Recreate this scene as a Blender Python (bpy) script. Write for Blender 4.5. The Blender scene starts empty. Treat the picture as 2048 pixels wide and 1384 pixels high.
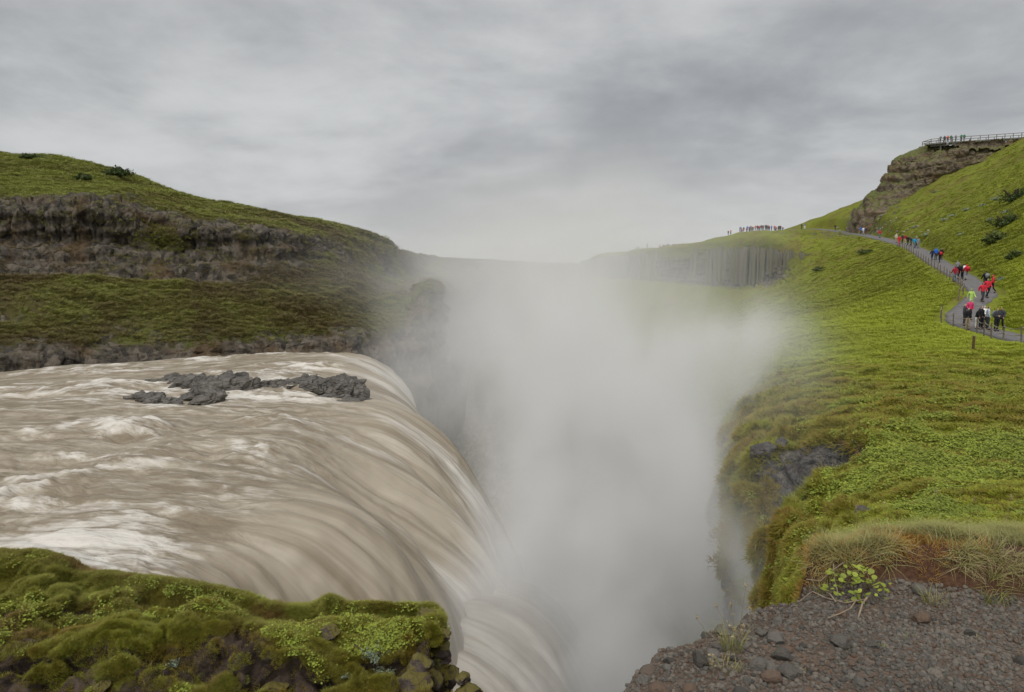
import bpy, bmesh, math, random
import numpy as np
from mathutils import Vector, Matrix
from mathutils.bvhtree import BVHTree

rng = np.random.default_rng(7)
random.seed(7)
SC = bpy.context.scene
COL = SC.collection

# ------------------------------------------------------------------ camera, world, sun, exposure
F = 2048 * 24 / 36.0
PITCH = math.atan((692 - 540) / F)
cam = bpy.data.cameras.new("camera")
cam.lens = 24; cam.sensor_width = 36; cam.clip_start = 0.05; cam.clip_end = 6000
camo = bpy.data.objects.new("camera", cam); COL.objects.link(camo)
camo.location = (0, 0, 0); camo.rotation_euler = (math.pi / 2 - PITCH, 0, 0)
SC.camera = camo

SUN_EL, SUN_AZ = math.radians(58), math.radians(200)      # azimuth clockwise from +Y
world = bpy.data.worlds.new("World"); SC.world = world; world.use_nodes = True
sun = bpy.data.lights.new("sun", 'SUN'); sun.energy = 1.5; sun.angle = math.radians(60); sun.color = (1.0, 0.97, 0.92)
suno = bpy.data.objects.new("sun", sun); COL.objects.link(suno)
sd_ = Vector((math.sin(SUN_AZ) * math.cos(SUN_EL), math.cos(SUN_AZ) * math.cos(SUN_EL), math.sin(SUN_EL)))
suno.rotation_euler = (-sd_).to_track_quat('-Z', 'Y').to_euler(); suno.location = (0, -20, 60)
SC.view_settings.view_transform = 'Standard'; SC.view_settings.look = 'None'
SC.view_settings.gamma = 1; SC.view_settings.use_curve_mapping = False
SC.view_settings.exposure = 1.12
cy = SC.cycles
cy.use_denoising = True
try: cy.denoiser = 'OPENIMAGEDENOISE'
except Exception: pass
cy.max_bounces = 5; cy.diffuse_bounces = 2; cy.glossy_bounces = 2; cy.transmission_bounces = 2
cy.volume_bounces = 2; cy.transparent_max_bounces = 6
cy.volume_max_steps = 256

# ------------------------------------------------------------------ node helper
class NT:
    def __init__(self, tree):
        self.t = tree; tree.nodes.clear()
    def n(self, typ, ins=None, **props):
        nd = self.t.nodes.new(typ)
        for k, v in props.items(): setattr(nd, k, v)
        for k, v in (ins or {}).items():
            s = nd.inputs[k]
            if isinstance(v, bpy.types.NodeSocket): self.t.links.new(v, s)
            elif isinstance(v, bpy.types.Node): self.t.links.new(v.outputs[0], s)
            else: s.default_value = v
        return nd
    def math(self, op, a, b=0.0, c=0.0, clamp=False):
        nd = self.n('ShaderNodeMath', {0: a, 1: b, 2: c}, operation=op, use_clamp=clamp); return nd.outputs[0]
    def vmath(self, op, a, b=(0, 0, 0)):
        nd = self.n('ShaderNodeVectorMath', {0: a, 1: b}, operation=op); return nd.outputs[0]
    def mix(self, f, a, b, blend='MIX'):
        nd = self.t.nodes.new('ShaderNodeMix'); nd.data_type = 'RGBA'; nd.blend_type = blend; nd.clamp_factor = True
        for s, v in ((nd.inputs[0], f), (nd.inputs[6], a), (nd.inputs[7], b)):
            if isinstance(v, bpy.types.NodeSocket): self.t.links.new(v, s)
            elif isinstance(v, (int, float)): s.default_value = v
            else: s.default_value = (*v[:3], 1)
        return nd.outputs[2]
    def ramp(self, f, lo, hi, a=0.0, b=1.0, smooth=True):
        nd = self.n('ShaderNodeMapRange', {0: f, 1: lo, 2: hi, 3: a, 4: b}, clamp=True)
        nd.interpolation_type = 'SMOOTHSTEP' if smooth else 'LINEAR'; return nd.outputs[0]
    def noise(self, vec, scale, detail=4.0, rough=0.55, dist=0.0, out=0):
        nd = self.n('ShaderNodeTexNoise', {'Vector': vec, 'Scale': scale, 'Detail': detail, 'Roughness': rough, 'Distortion': dist})
        return nd.outputs[out]
    def voro(self, vec, scale, feature='F1', out=0, rand=1.0):
        nd = self.n('ShaderNodeTexVoronoi', {'Vector': vec, 'Scale': scale, 'Randomness': rand}, feature=feature); return nd.outputs[out]
    def attr(self, name, out='Fac', typ='GEOMETRY'):
        nd = self.n('ShaderNodeAttribute', attribute_name=name, attribute_type=typ); return nd.outputs[out]
    def bump(self, h, strength, dist):
        return self.n('ShaderNodeBump', {'Height': h, 'Strength': strength, 'Distance': dist}).outputs[0]
    def bsdf(self, color, rough=0.9, normal=None, spec=0.2, **extra):
        ins = {'Base Color': color if isinstance(color, bpy.types.NodeSocket) else (*color[:3], 1), 'Roughness': rough, 'Specular IOR Level': spec}
        if normal is not None: ins['Normal'] = normal
        ins.update(extra)
        return self.n('ShaderNodeBsdfPrincipled', ins)
    def out(self, surf=None, vol=None):
        o = self.n('ShaderNodeOutputMaterial')
        if surf is not None: self.t.links.new(surf.outputs[0] if isinstance(surf, bpy.types.Node) else surf, o.inputs[0])
        if vol is not None: self.t.links.new(vol.outputs[0] if isinstance(vol, bpy.types.Node) else vol, o.inputs[1])

def new_mat(name):
    m = bpy.data.materials.new(name); m.use_nodes = True
    return m, NT(m.node_tree)

# ------------------------------------------------------------------ overcast sky
def build_world():
    N = NT(world.node_tree)
    sky = N.n('ShaderNodeTexSky', sky_type='NISHITA', sun_disc=False, sun_elevation=SUN_EL, sun_rotation=SUN_AZ)
    bg1 = N.n('ShaderNodeBackground', {'Color': sky.outputs[0], 'Strength': 0.08})
    d = N.n('ShaderNodeTexCoord').outputs['Generated']
    s = N.n('ShaderNodeSeparateXYZ', {0: d})
    z = N.math('ADD', N.math('MAXIMUM', s.outputs[2], 0.0), 0.20)
    p = N.n('ShaderNodeCombineXYZ', {0: N.math('DIVIDE', s.outputs[0], z), 1: N.math('DIVIDE', s.outputs[1], z), 2: 3.7}).outputs[0]
    p = N.vmath('ADD', p, (-7.0, 8.0, 3.0))
    big = N.noise(p, 0.62, 2.0, 0.5, 0.2)
    mid = N.noise(p, 1.5, 7.0, 0.55, 0.25)
    fine = N.noise(p, 5.0, 4.0, 0.5, 0.0)
    f = N.math('ADD', N.math('ADD', N.math('MULTIPLY', big, 0.48), N.math('MULTIPLY', mid, 0.44)), N.math('MULTIPLY', fine, 0.10))
    f = N.ramp(f, 0.37, 0.65)
    cloud = N.mix(f, (0.140, 0.1445, 0.152), (0.280, 0.284, 0.283))
    low = N.ramp(s.outputs[2], 0.0, 0.24, 1.0, 0.0)
    cloud = N.mix(N.math('MULTIPLY', low, 0.62), cloud, (0.276, 0.277, 0.276))
    bg2 = N.n('ShaderNodeBackground', {'Color': cloud, 'Strength': 1.0})
    mx = N.n('ShaderNodeMixShader', {0: 0.97, 1: bg1.outputs[0], 2: bg2.outputs[0]})
    o = N.n('ShaderNodeOutputWorld', {0: mx.outputs[0]})
build_world()

# ------------------------------------------------------------------ maths helpers
CP, SP = math.cos(PITCH), math.sin(PITCH)
def P(u, v, d):
    """world point at forward distance d (metres along Y) that lies in direction (u, v)"""
    a = (u - 1024) / F; b = -(v - 692) / F
    s = d / (CP + b * SP)
    return np.array([a * s, d, (-SP + b * CP) * s])
def Q(u, z, d):
    """world point at forward distance d and height z; u fixes the bearing"""
    b = (z / d * CP + SP) / (CP - z / d * SP)
    return np.array([(u - 1024) / F * d / (CP + b * SP), d, z])

def _h(ix, iy, iz, seed):
    with np.errstate(over='ignore'):
        h = (ix.astype(np.uint32) * np.uint32(374761393) + iy.astype(np.uint32) * np.uint32(668265263)
             + iz.astype(np.uint32) * np.uint32(2246822519) + np.uint32(seed * 3266489917 % 4294967296))
        h = (h ^ (h >> np.uint32(13))) * np.uint32(1274126177)
        h = (h ^ (h >> np.uint32(16))) * np.uint32(2654435761)
        h = h ^ (h >> np.uint32(15))
    return h.astype(np.float64) / 4294967295.0
def vnoise(p, seed=0):
    i = np.floor(p).astype(np.int64); f = p - i; f = f * f * f * (f * (f * 6 - 15) + 10)
    r = 0
    for dx in (0, 1):
        for dy in (0, 1):
            for dz in (0, 1):
                w = (f[..., 0] if dx else 1 - f[..., 0]) * (f[..., 1] if dy else 1 - f[..., 1]) * (f[..., 2] if dz else 1 - f[..., 2])
                r = r + w * _h(i[..., 0] + dx, i[..., 1] + dy, i[..., 2] + dz, seed)
    return r * 2 - 1
def fbm(p, scale=1.0, octs=4, gain=0.5, seed=0, ridged=False):
    p = np.asarray(p, float) * np.asarray(scale, float); a = 1.0; r = 0; tot = 0
    for o in range(octs):
        n = vnoise(p + 17.3 * o, seed + o)
        if ridged: n = 1 - 2 * np.abs(n)
        r = r + a * n; tot += a; a *= gain; p = p * 2.03
    return r / tot * 1.6
def worley(p, scale, seed=0):
    """random value of the nearest cell and distance to the cell border"""
    p = np.asarray(p, float) * np.asarray(scale, float)
    i = np.floor(p).astype(np.int64)
    d1 = np.full(p.shape[:-1], 9.0); d2 = d1.copy(); val = np.zeros_like(d1)
    for dx in (-1, 0, 1):
        for dy in (-1, 0, 1):
            for dz in (-1, 0, 1):
                c = i + np.array([dx, dy, dz])
                q = [c[..., k] + _h(c[..., 0], c[..., 1], c[..., 2], seed + 11 * k + 1) for k in range(3)]
                d = np.sqrt(sum((p[..., k] - q[k]) ** 2 for k in range(3)))
                v = _h(c[..., 0], c[..., 1], c[..., 2], seed + 77)
                closer = d < d1
                d2 = np.where(closer, d1, np.minimum(d2, d)); val = np.where(closer, v, val); d1 = np.where(closer, d, d1)
    return val - 0.5, d2 - d1
def sstep(x, a, b):
    t = np.clip((x - a) / (b - a), 0, 1); return t * t * (3 - 2 * t)

def resamp(n_ctrl, subs, tens=0.4):
    """weight matrix of a cardinal spline through n_ctrl points; subs = steps per segment"""
    rows = []; par = []
    for s in range(n_ctrl - 1):
        k = subs[s] if hasattr(subs, '__len__') else subs
        for j in range(k + (1 if s == n_ctrl - 2 else 0)):
            t = j / k; w = np.zeros(n_ctrl)
            h00, h10, h01, h11 = 2*t**3-3*t*t+1, t**3-2*t*t+t, -2*t**3+3*t*t, t**3-t*t
            w[s] += h00; w[s+1] += h01
            a0, b0 = max(s-1, 0), s+1
            w[b0] += h10*tens; w[a0] -= h10*tens
            a1, b1 = s, min(s+2, n_ctrl-1)
            w[b1] += h11*tens; w[a1] -= h11*tens
            rows.append(w); par.append(s + t)
    return np.array(rows), np.array(par)
def spline_patch(ctrl, rsub, csub, tens=0.4):
    ctrl = np.asarray(ctrl, float)
    R, pr = resamp(ctrl.shape[0], rsub, tens); C, pc = resamp(ctrl.shape[1], csub, tens)
    return np.einsum('ar,rck,bc->abk', R, ctrl, C), pr, pc
def gnormal(V):
    n = np.cross(np.gradient(V, axis=1), np.gradient(V, axis=0))
    return n / (np.linalg.norm(n, axis=-1, keepdims=True) + 1e-12)

def down(V): return float(np.mean(gnormal(V)[..., 2])) < 0

# ------------------------------------------------------------------ object helpers
def tag(o, label=None, cat=None, group=None, kind=None):
    if label: o['label'] = label
    if cat: o['category'] = cat
    if group: o['group'] = group
    if kind: o['kind'] = kind
    return o
def mesh_np(name, verts, quads=None, tris=None, mat=None, attrs=None, smooth=True):
    me = bpy.data.meshes.new(name)
    verts = np.asarray(verts, np.float32).reshape(-1, 3)
    idx = []; tot = []
    if quads is not None and len(quads): idx.append(np.asarray(quads, np.int32).ravel()); tot.append(np.full(len(quads), 4, np.int32))
    if tris is not None and len(tris): idx.append(np.asarray(tris, np.int32).ravel()); tot.append(np.full(len(tris), 3, np.int32))
    me.vertices.add(len(verts)); me.vertices.foreach_set('co', verts.ravel())
    if idx:
        idx = np.concatenate(idx); tot = np.concatenate(tot)
        me.loops.add(len(idx)); me.loops.foreach_set('vertex_index', idx)
        me.polygons.add(len(tot)); st = np.concatenate([[0], np.cumsum(tot)[:-1]]).astype(np.int32)
        me.polygons.foreach_set('loop_start', st); me.polygons.foreach_set('loop_total', tot)
        if smooth: me.polygons.foreach_set('use_smooth', np.ones(len(tot), bool))
    for k, a in (attrs or {}).items():
        a = np.asarray(a, np.float32)
        if a.ndim > 1 and a.shape[-1] == 3:
            me.attributes.new(k, 'FLOAT_VECTOR', 'POINT').data.foreach_set('vector', a.ravel())
        else:
            me.attributes.new(k, 'FLOAT', 'POINT').data.foreach_set('value', a.ravel())
    me.update(); me.validate()
    if mat: me.materials.append(mat)
    return me
def link(name, data, parent=None, loc=None):
    o = bpy.data.objects.new(name, data); COL.objects.link(o)
    if parent: o.parent = parent
    if loc is not None: o.location = loc
    return o
def grid_faces(nr, nc, flip=False):
    a = np.arange(nr * nc).reshape(nr, nc)
    q = np.stack([a[:-1, :-1], a[:-1, 1:], a[1:, 1:], a[1:, :-1]], -1).reshape(-1, 4)
    return q[:, ::-1] if flip else q
def grid_obj(name, V, mat, attrs=None, flip=False):
    nr, nc = V.shape[:2]
    return link(name, mesh_np(name, V.reshape(-1, 3), grid_faces(nr, nc, flip), mat=mat, attrs={k: a.reshape(nr * nc, *a.shape[2:]) for k, a in (attrs or {}).items()}))
def bvh_of(V):
    q = grid_faces(*V.shape[:2])
    return BVHTree.FromPolygons([tuple(x) for x in V.reshape(-1, 3)], [tuple(int(i) for i in f) for f in q])
class Ground:
    def __init__(self, *trees): self.t = trees
    def z(self, x, y, top=200.0):
        best = None
        for t in self.t:
            h = t.ray_cast(Vector((x, y, top)), Vector((0, 0, -1)))
            if h[0] is not None and (best is None or h[0].z > best): best = h[0].z
        return -1.8 if best is None else best
def ray_on(tree, u, v):
    d = Vector(P(u, v, 1.0)).normalized()
    h = tree.ray_cast(Vector((0, 0, 0)), d, 3000)
    return h[0]

# ------------------------------------------------------------------ surface materials
def mat_terrain(name, g1, g2, brown, rk1, rk2, sc=1.0, bumpd=0.25, brown_amt=0.5, rock_stretch=(1, 1, 1), lush=None, rock_tint=None):
    m, N = new_mat(name)
    p = N.n('ShaderNodeNewGeometry').outputs['Position']
    big = N.noise(p, 0.09 * sc, 4, 0.55); mid = N.noise(p, 0.55 * sc, 5, 0.6); fine = N.noise(p, 3.2 * sc, 6, 0.7)
    rock = N.attr('rock'); lushv = N.attr('lush')
    f = N.ramp(N.math('ADD', N.math('MULTIPLY', big, 0.6), N.math('MULTIPLY', mid, 0.4)), 0.36, 0.64)
    grass = N.mix(f, g1, g2)
    if lush: grass = N.mix(lushv, grass, lush)
    b = N.ramp(N.math('ADD', N.math('MULTIPLY', N.noise(N.vmath('ADD', p, (31, 7, 5)), 0.22 * sc, 5, 0.62), 0.75), N.math('MULTIPLY', fine, 0.25)), 0.60 - 0.22 * brown_amt, 0.72 - 0.12 * brown_amt)
    grass = N.mix(N.math('MULTIPLY', b, N.math('SUBTRACT', 1.0, N.math('MULTIPLY', lushv, 0.6))), grass, brown)
    grass = N.mix(N.ramp(fine, 0.30, 0.68, 0.55, 0.0), grass, tuple(c * 0.35 for c in g1))
    rp = N.vmath('MULTIPLY', p, rock_stretch)
    cells = N.voro(rp, 0.9 * sc, 'F1', 1)
    cells = N.n('ShaderNodeSeparateColor', {0: cells}).outputs[0]
    rf = N.math('ADD', N.math('MULTIPLY', cells, 0.45), N.math('MULTIPLY', N.noise(rp, 1.3 * sc, 6, 0.65), 0.6))
    rockc = N.mix(N.ramp(rf, 0.25, 0.85), rk1, rk2)
    if rock_tint: rockc = N.mix(N.ramp(N.noise(p, 0.35 * sc, 3), 0.5, 0.68, 0, 0.7), rockc, rock_tint)
    rm = N.math('ADD', rock, N.math('ADD', N.math('MULTIPLY', N.math('SUBTRACT', mid, 0.5), 0.9), N.math('MULTIPLY', N.math('SUBTRACT', fine, 0.5), 0.6)))
    rm = N.ramp(rm, 0.42, 0.58)
    col = N.mix(rm, grass, rockc)
    h = N.math('ADD', N.math('MULTIPLY', mid, 0.5), fine)
    h = N.math('ADD', h, N.math('MULTIPLY', N.noise(p, 14 * sc, 3, 0.6), 0.25))
    nrm = N.bump(h, 0.9, bumpd)
    N.out(N.bsdf(col, N.ramp(rm, 0, 1, 0.95, 0.75), nrm, 0.15))
    return m
M = {}
M['left'] = mat_terrain('left_bank_surface', (0.10, 0.108, 0.028), (0.13, 0.14, 0.036), (0.085, 0.058, 0.028), (0.040, 0.035, 0.029), (0.155, 0.132, 0.104), 0.6, 0.7, 0.9, (2.6, 2.6, 0.7), (0.19, 0.215, 0.045), (0.11, 0.07, 0.035))
M['right'] = mat_terrain('right_bank_surface', (0.155, 0.175, 0.024), (0.205, 0.23, 0.03), (0.17, 0.125, 0.042), (0.05, 0.045, 0.038), (0.17, 0.155, 0.135), 1.1, 0.28, 0.55, (1.3, 1.3, 0.4), (0.27, 0.335, 0.026))
M['knoll'] = mat_terrain('mossy_knoll_surface', (0.10, 0.10, 0.020), (0.14, 0.145, 0.028), (0.105, 0.064, 0.018), (0.028, 0.02, 0.015), (0.085, 0.062, 0.048), 3.0, 0.08, 0.95, (1, 1, 1), (0.165, 0.19, 0.026))
def mat_rock(name, c1, c2, tint=None, sc=1.0, bumpd=0.15, stretch=(1, 1, 1), rough=0.8, moss=None, spec=0.3):
    m, N = new_mat(name)
    p = N.n('ShaderNodeTexCoord').outputs['Object']
    p = N.vmath('MULTIPLY', p, stretch)
    a = N.noise(p, 1.1 * sc, 7, 0.65, 0.4); b = N.voro(p, 1.9 * sc, 'DISTANCE_TO_EDGE'); c = N.noise(p, 9 * sc, 4, 0.65)
    col = N.mix(N.ramp(N.math('ADD', N.math('MULTIPLY', a, 0.7), N.math('MULTIPLY', c, 0.3)), 0.32, 0.68), c1, c2)
    if tint: col = N.mix(N.ramp(N.noise(p, 0.45 * sc, 3), 0.45, 0.65, 0, 0.75), col, tint)
    if moss:
        nz = N.n('ShaderNodeSeparateXYZ', {0: N.n('ShaderNodeNewGeometry').outputs['Normal']}).outputs[2]
        mm = N.ramp(N.math('ADD', nz, N.math('MULTIPLY', N.math('SUBTRACT', a, 0.5), 1.6)), 0.35, 0.6)
        col = N.mix(mm, col, N.mix(c, moss, tuple(x * 0.55 for x in moss)))
    h = N.math('ADD', N.math('ADD', a, N.math('MULTIPLY', c, 0.3)), N.ramp(b, 0.0, 0.06, -0.25, 0.0))
    N.out(N.bsdf(col, rough, N.bump(h, 0.8, bumpd), spec))
    return m
M['bluff'] = mat_rock('weathered_basalt', (0.055, 0.044, 0.032), (0.25, 0.20, 0.138), (0.17, 0.115, 0.062), 0.34, 0.7, (1, 1, 1.6), 0.85, (0.13, 0.14, 0.04))
M['column'] = mat_rock('columnar_basalt', (0.075, 0.072, 0.055), (0.215, 0.20, 0.15), (0.12, 0.12, 0.055), 0.5, 0.2, (1, 1, 0.25))
M['riverrock'] = mat_rock('wet_river_basalt', (0.040, 0.036, 0.031), (0.135, 0.122, 0.105), None, 0.55, 0.45, (0.7, 1, 1.8), 0.5, None, 0.5)
M['boulder'] = mat_rock('dark_mossy_boulder', (0.03, 0.022, 0.018), (0.095, 0.072, 0.06), None, 3.0, 0.03, (1, 1, 1), 0.75, (0.115, 0.095, 0.022))
M['darkrock'] = mat_rock('dark_cliff_rock', (0.03, 0.028, 0.027), (0.105, 0.098, 0.092), None, 2.0, 0.05)
M['palestone'] = mat_rock('pale_path_stone', (0.16, 0.14, 0.115), (0.36, 0.32, 0.27), None, 2.0, 0.04)

def mat_plain(name, col, rough=0.8, noise=0.25, sc=8.0, spec=0.2):
    m, N = new_mat(name)
    p = N.n('ShaderNodeTexCoord').outputs['Object']
    n = N.noise(p, sc, 5, 0.6)
    c = N.mix(N.ramp(n, 0.3, 0.7), tuple(x * (1 - noise) for x in col), tuple(min(1, x * (1 + noise)) for x in col))
    N.out(N.bsdf(c, rough, N.bump(n, 0.3, 0.01), spec))
    return m
M['path'] = mat_plain('asphalt_path', (0.13, 0.125, 0.125), 0.9, 0.2, 3.0)
M['post'] = mat_plain('weathered_timber', (0.13, 0.105, 0.08), 0.9, 0.35, 6)
M['rustpost'] = mat_plain('brown_timber', (0.085, 0.05, 0.028), 0.9, 0.4, 6)
M['rope'] = mat_plain('rope_fibre', (0.24, 0.215, 0.17), 0.9, 0.2, 20)
M['deck'] = mat_plain('grey_decking', (0.16, 0.155, 0.135), 0.9, 0.25, 2)

# leaves: colour varies by instance
def mat_leaf(name, c1, c2, c3=None, trans=0.25, rough=0.55, spec=0.25):
    m, N = new_mat(name)
    r = N.attr('tint', 'Fac', 'INSTANCER'); tip = N.attr('tip')
    p = N.n('ShaderNodeNewGeometry').outputs['Position']
    col = N.mix(r, c1, c2)
    if c3: col = N.mix(N.ramp(N.noise(p, 0.8, 3, 0.6), 0.52, 0.66), col, c3)
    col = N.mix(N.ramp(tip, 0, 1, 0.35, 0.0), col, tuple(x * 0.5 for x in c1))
    b = N.bsdf(col, rough, None, spec)
    t = N.n('ShaderNodeBsdfTranslucent', {'Color': col})
    N.out(N.n('ShaderNodeMixShader', {0: trans, 1: b.outputs[0], 2: t.outputs[0]}))
    return m
M['leafy'] = mat_leaf('broad_leaf_green', (0.17, 0.21, 0.032), (0.31, 0.365, 0.05), (0.23, 0.27, 0.032))
M['meadow'] = mat_leaf('meadow_grass_green', (0.22, 0.24, 0.030), (0.34, 0.39, 0.034))
M['hillgrass'] = mat_leaf('hill_grass_green', (0.125, 0.095, 0.035), (0.25, 0.275, 0.055))
M['moss'] = mat_leaf('brown_green_moss', (0.19, 0.115, 0.02), (0.23, 0.26, 0.03), (0.25, 0.19, 0.03))
M['kgrass'] = mat_leaf('knoll_grass_green', (0.17, 0.145, 0.03), (0.235, 0.25, 0.04), (0.18, 0.12, 0.035))
M['drygrass'] = mat_leaf('berm_dry_grass', (0.21, 0.23, 0.065), (0.34, 0.32, 0.12), (0.36, 0.24, 0.09))
M['straw'] = mat_leaf('straw_blades', (0.33, 0.26, 0.14), (0.46, 0.38, 0.23))
M['orange'] = mat_leaf('orange_moss', (0.36, 0.15, 0.035), (0.44, 0.27, 0.07))
M['willow'] = mat_leaf('silver_willow_leaf', (0.20, 0.25, 0.17), (0.34, 0.39, 0.29))
M['shrub'] = mat_leaf('dark_shrub_leaf', (0.05, 0.075, 0.02), (0.10, 0.13, 0.035))
M['twig'] = mat_plain('dry_twig', (0.22, 0.17, 0.12), 0.9, 0.3, 20)
M['stem'] = mat_plain('shrub_stem', (0.07, 0.05, 0.035), 0.9, 0.3, 20)

# ------------------------------------------------------------------ left bank: hill, cliffs, canyon wall
LB = [  # one list per column, bottom row first: (u, v, d, rock)
 [(-420,775,58,1),(-420,757,60,1),(-420,700,62,.5),(-420,600,72,.3),(-420,545,78,.3),(-420,531,80,.7),(-420,480,82,.75),(-420,455,85,.7),(-420,375,88,.6),(-420,330,105,0),(-420,290,140,0),(-420,262,180,0)],
 [(0,772,66,1),(0,741,68,1),(0,692,70,.55),(0,600,80,.34),(0,557,86,.32),(0,542,88,.75),(0,500,90,.72),(0,478,93,.78),(0,405,95,.85),(0,372,110,0),(0,335,140,0),(0,305,175,0)],
 [(120,765,68,1),(120,735,70,1),(120,694,72,.6),(120,605,82,.32),(120,558,88,.3),(120,544,90,.7),(120,505,92,.75),(120,480,95,.78),(120,410,97,.85),(120,380,112,0),(120,345,138,0),(120,317,170,0)],
 [(240,760,71,1),(240,726,74,1),(240,690,76,.6),(240,610,85,.32),(240,560,91,.25),(240,547,93,.7),(240,505,96,.7),(240,478,98,.75),(240,418,100,.85),(240,392,116,0),(240,366,138,0),(240,346,164,0)],
 [(400,750,74,1),(400,717,77,1),(400,683,79,.55),(400,615,88,.3),(400,568,94,.22),(400,553,96,.6),(400,520,99,.75),(400,500,101,.6),(400,450,103,.65),(400,432,118,0),(400,415,135,0),(400,400,152,0)],
 [(560,740,79,1),(560,706,82,1),(560,677,84,.6),(560,615,92,.22),(560,574,98,.2),(560,560,100,.45),(560,528,104,.7),(560,517,106,.6),(560,463,108.5,.95),(560,452,120,.05),(560,444,132,.05),(560,432,146,.25)],
 [(690,738,83,1),(690,700,85.5,1),(690,672,87,.6),(690,625,96,.2),(690,585,106,.12),(690,568,110,.15),(690,548,120,.3),(690,535,126,.45),(690,500,133,.6),(690,478,141,.35),(690,466,149,.3),(690,455,158,.45)],
 [(760,900,86,1),(745,740,88,1),(750,700,90,.75),(745,645,99,.2),(752,604,112,.08),(758,582,120,.1),(762,562,135,.2),(766,548,146,.65),(770,518,153,.7),(772,499,160,.4),(770,489,165,.4),(768,481,170,.45)],
 [(800,950,92,1),(795,790,94,1),(800,735,96,.95),(805,670,100,.7),(815,620,108,.25),(820,592,118,.15),(815,570,140,.15),(812,553,160,.5),(810,534,172,.6),(806,515,180,.4),(802,508,186,.3),(800,504,190,.35)],
 [(870,950,98,1),(868,800,100,1),(866,730,103,1),(864,650,106,.9),(866,600,110,.85),(868,572,114,.5),(862,560,150,.1),(855,550,200,.1),(850,538,240,.2),(855,528,270,.2),(862,519,295,.1),(866,513,312,.1)],
 [(925,850,135,1),(920,760,142,1),(914,700,150,1),(912,650,155,.9),(914,612,160,.7),(920,592,172,.3),(925,576,220,.1),(930,562,280,.1),(935,549,330,.2),(940,536,380,.2),(944,525,400,.1),(946,518,420,.1)],
 [(955,760,240,1),(958,704,290,1),(964,672,310,.8),(970,640,330,.5),(975,612,345,.3),(982,590,370,.2),(990,572,420,.1),(1000,556,470,.1),(1004,545,510,.2),(1006,535,545,.2),(1010,527,570,.1),(1012,521,600,.1)],
 [(1090,680,330,1),(1092,650,360,1),(1096,632,400,.8),(1100,612,430,.5),(1104,596,470,.3),(1108,580,510,.2),(1112,566,560,.1),(1116,554,620,.1),(1120,545,680,.2),(1122,538,720,.2),(1124,532,750,.1),(1126,527,780,.1)],
 [(1400,680,380,1),(1400,650,420,1),(1400,632,470,.8),(1400,612,520,.5),(1400,596,570,.3),(1400,580,620,.2),(1400,566,680,.1),(1400,554,740,.1),(1400,545,800,.2),(1400,538,840,.2),(1400,534,870,.1),(1400,531,900,.1)],
]
ctrl = []
for c in LB:
    col = [np.append(P(u, v, d), r) for u, v, d, r in c]
    top = col[-1]
    for dy, dz in ((40, -1.0), (160, -8), (420, -16)):
        b = top.copy(); b[0] += -dy * 0.35 if b[0] < -20 else 0; b[1] += dy; b[2] += dz; b[3] = 0; col.append(b)
    ctrl.append(col)
ctrl = np.array(ctrl).transpose(1, 0, 2)
V, pr, pc = spline_patch(ctrl, [10, 26, 34, 26, 14, 26, 18, 40, 26, 24, 24, 8, 4, 3], [60, 70, 70, 80, 80, 70, 50, 40, 40, 36, 30, 24, 20], 0.42)
rock = np.clip(V[..., 3], 0, 1); V = V[..., :3]
Nn = gnormal(V)
if down(V): Nn = -Nn
up = Nn[..., 2]
dist = V[..., 1]
amp = np.clip(dist / 100, 0.5, 2.2)
base = fbm(V, (0.05, 0.05, 0.09), 4, 0.5, 3)
med = fbm(V, (0.20, 0.20, 0.35), 4, 0.55, 9)
fine = fbm(V, 0.9, 3, 0.55, 21)
rmask = sstep(rock + 0.35 * med, 0.4, 0.62)
cv, ce = worley(V, (0.55, 0.55, 0.16), 5)
cv2, ce2 = worley(V, (1.25, 1.25, 0.5), 15)
skyrow = sstep(np.broadcast_to(pr[:, None], up.shape), 11.3, 10.0)
disp = base * 1.5 * np.minimum(amp, 1.3) + med * 0.8 + fine * 0.22
disp += rmask * (cv * 1.5 + cv2 * 0.6 - 0.5 * np.exp(-ce * 9) - 0.25 * np.exp(-ce2 * 9)) * (0.45 + 0.55 * sstep(np.broadcast_to(pr[:, None], up.shape), 6.6, 7.4))
disp += rmask * np.sin(V[..., 2] * 2.6 + 1.5 * fbm(V, 0.08, 3, 0.5, 61)) * 0.28
disp += (1 - rmask) * (np.abs(med) * 0.9 + fbm(V, 0.45, 3, 0.5, 44, True) * 0.25)
low = sstep(np.broadcast_to(pr[:, None], up.shape), 0.6, 1.6)
disp *= (0.35 + 0.65 * low) * (0.35 + 0.65 * skyrow)
V = V + Nn * disp[..., None] * np.array([1, 1, 0.55])
rock2 = np.clip(rock + np.where(low < 0.9, 0.4, 0), 0, 1)
lush = sstep(pr, 8.2, 9.4)[:, None] * sstep(-V[..., 0], 15, 50) * 0.75
lush = np.clip(lush + 0.5 * sstep(fbm(V, 0.06, 3, 0.5, 60), 0.35, 0.7), 0, 1)
grid_faces_flip = down(V)
left_bank = grid_obj('hill', V, M['left'], {'rock': rock2, 'lush': lush}, flip=not grid_faces_flip)
tag(left_bank, 'green hill and dark mossy cliff on the far bank of the river', 'hill', kind='structure')
LBV, LBN, LBR = V, gnormal(V) * (-1 if grid_faces_flip else 1), rmask
LBT = bvh_of(V[:, ::1])

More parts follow.
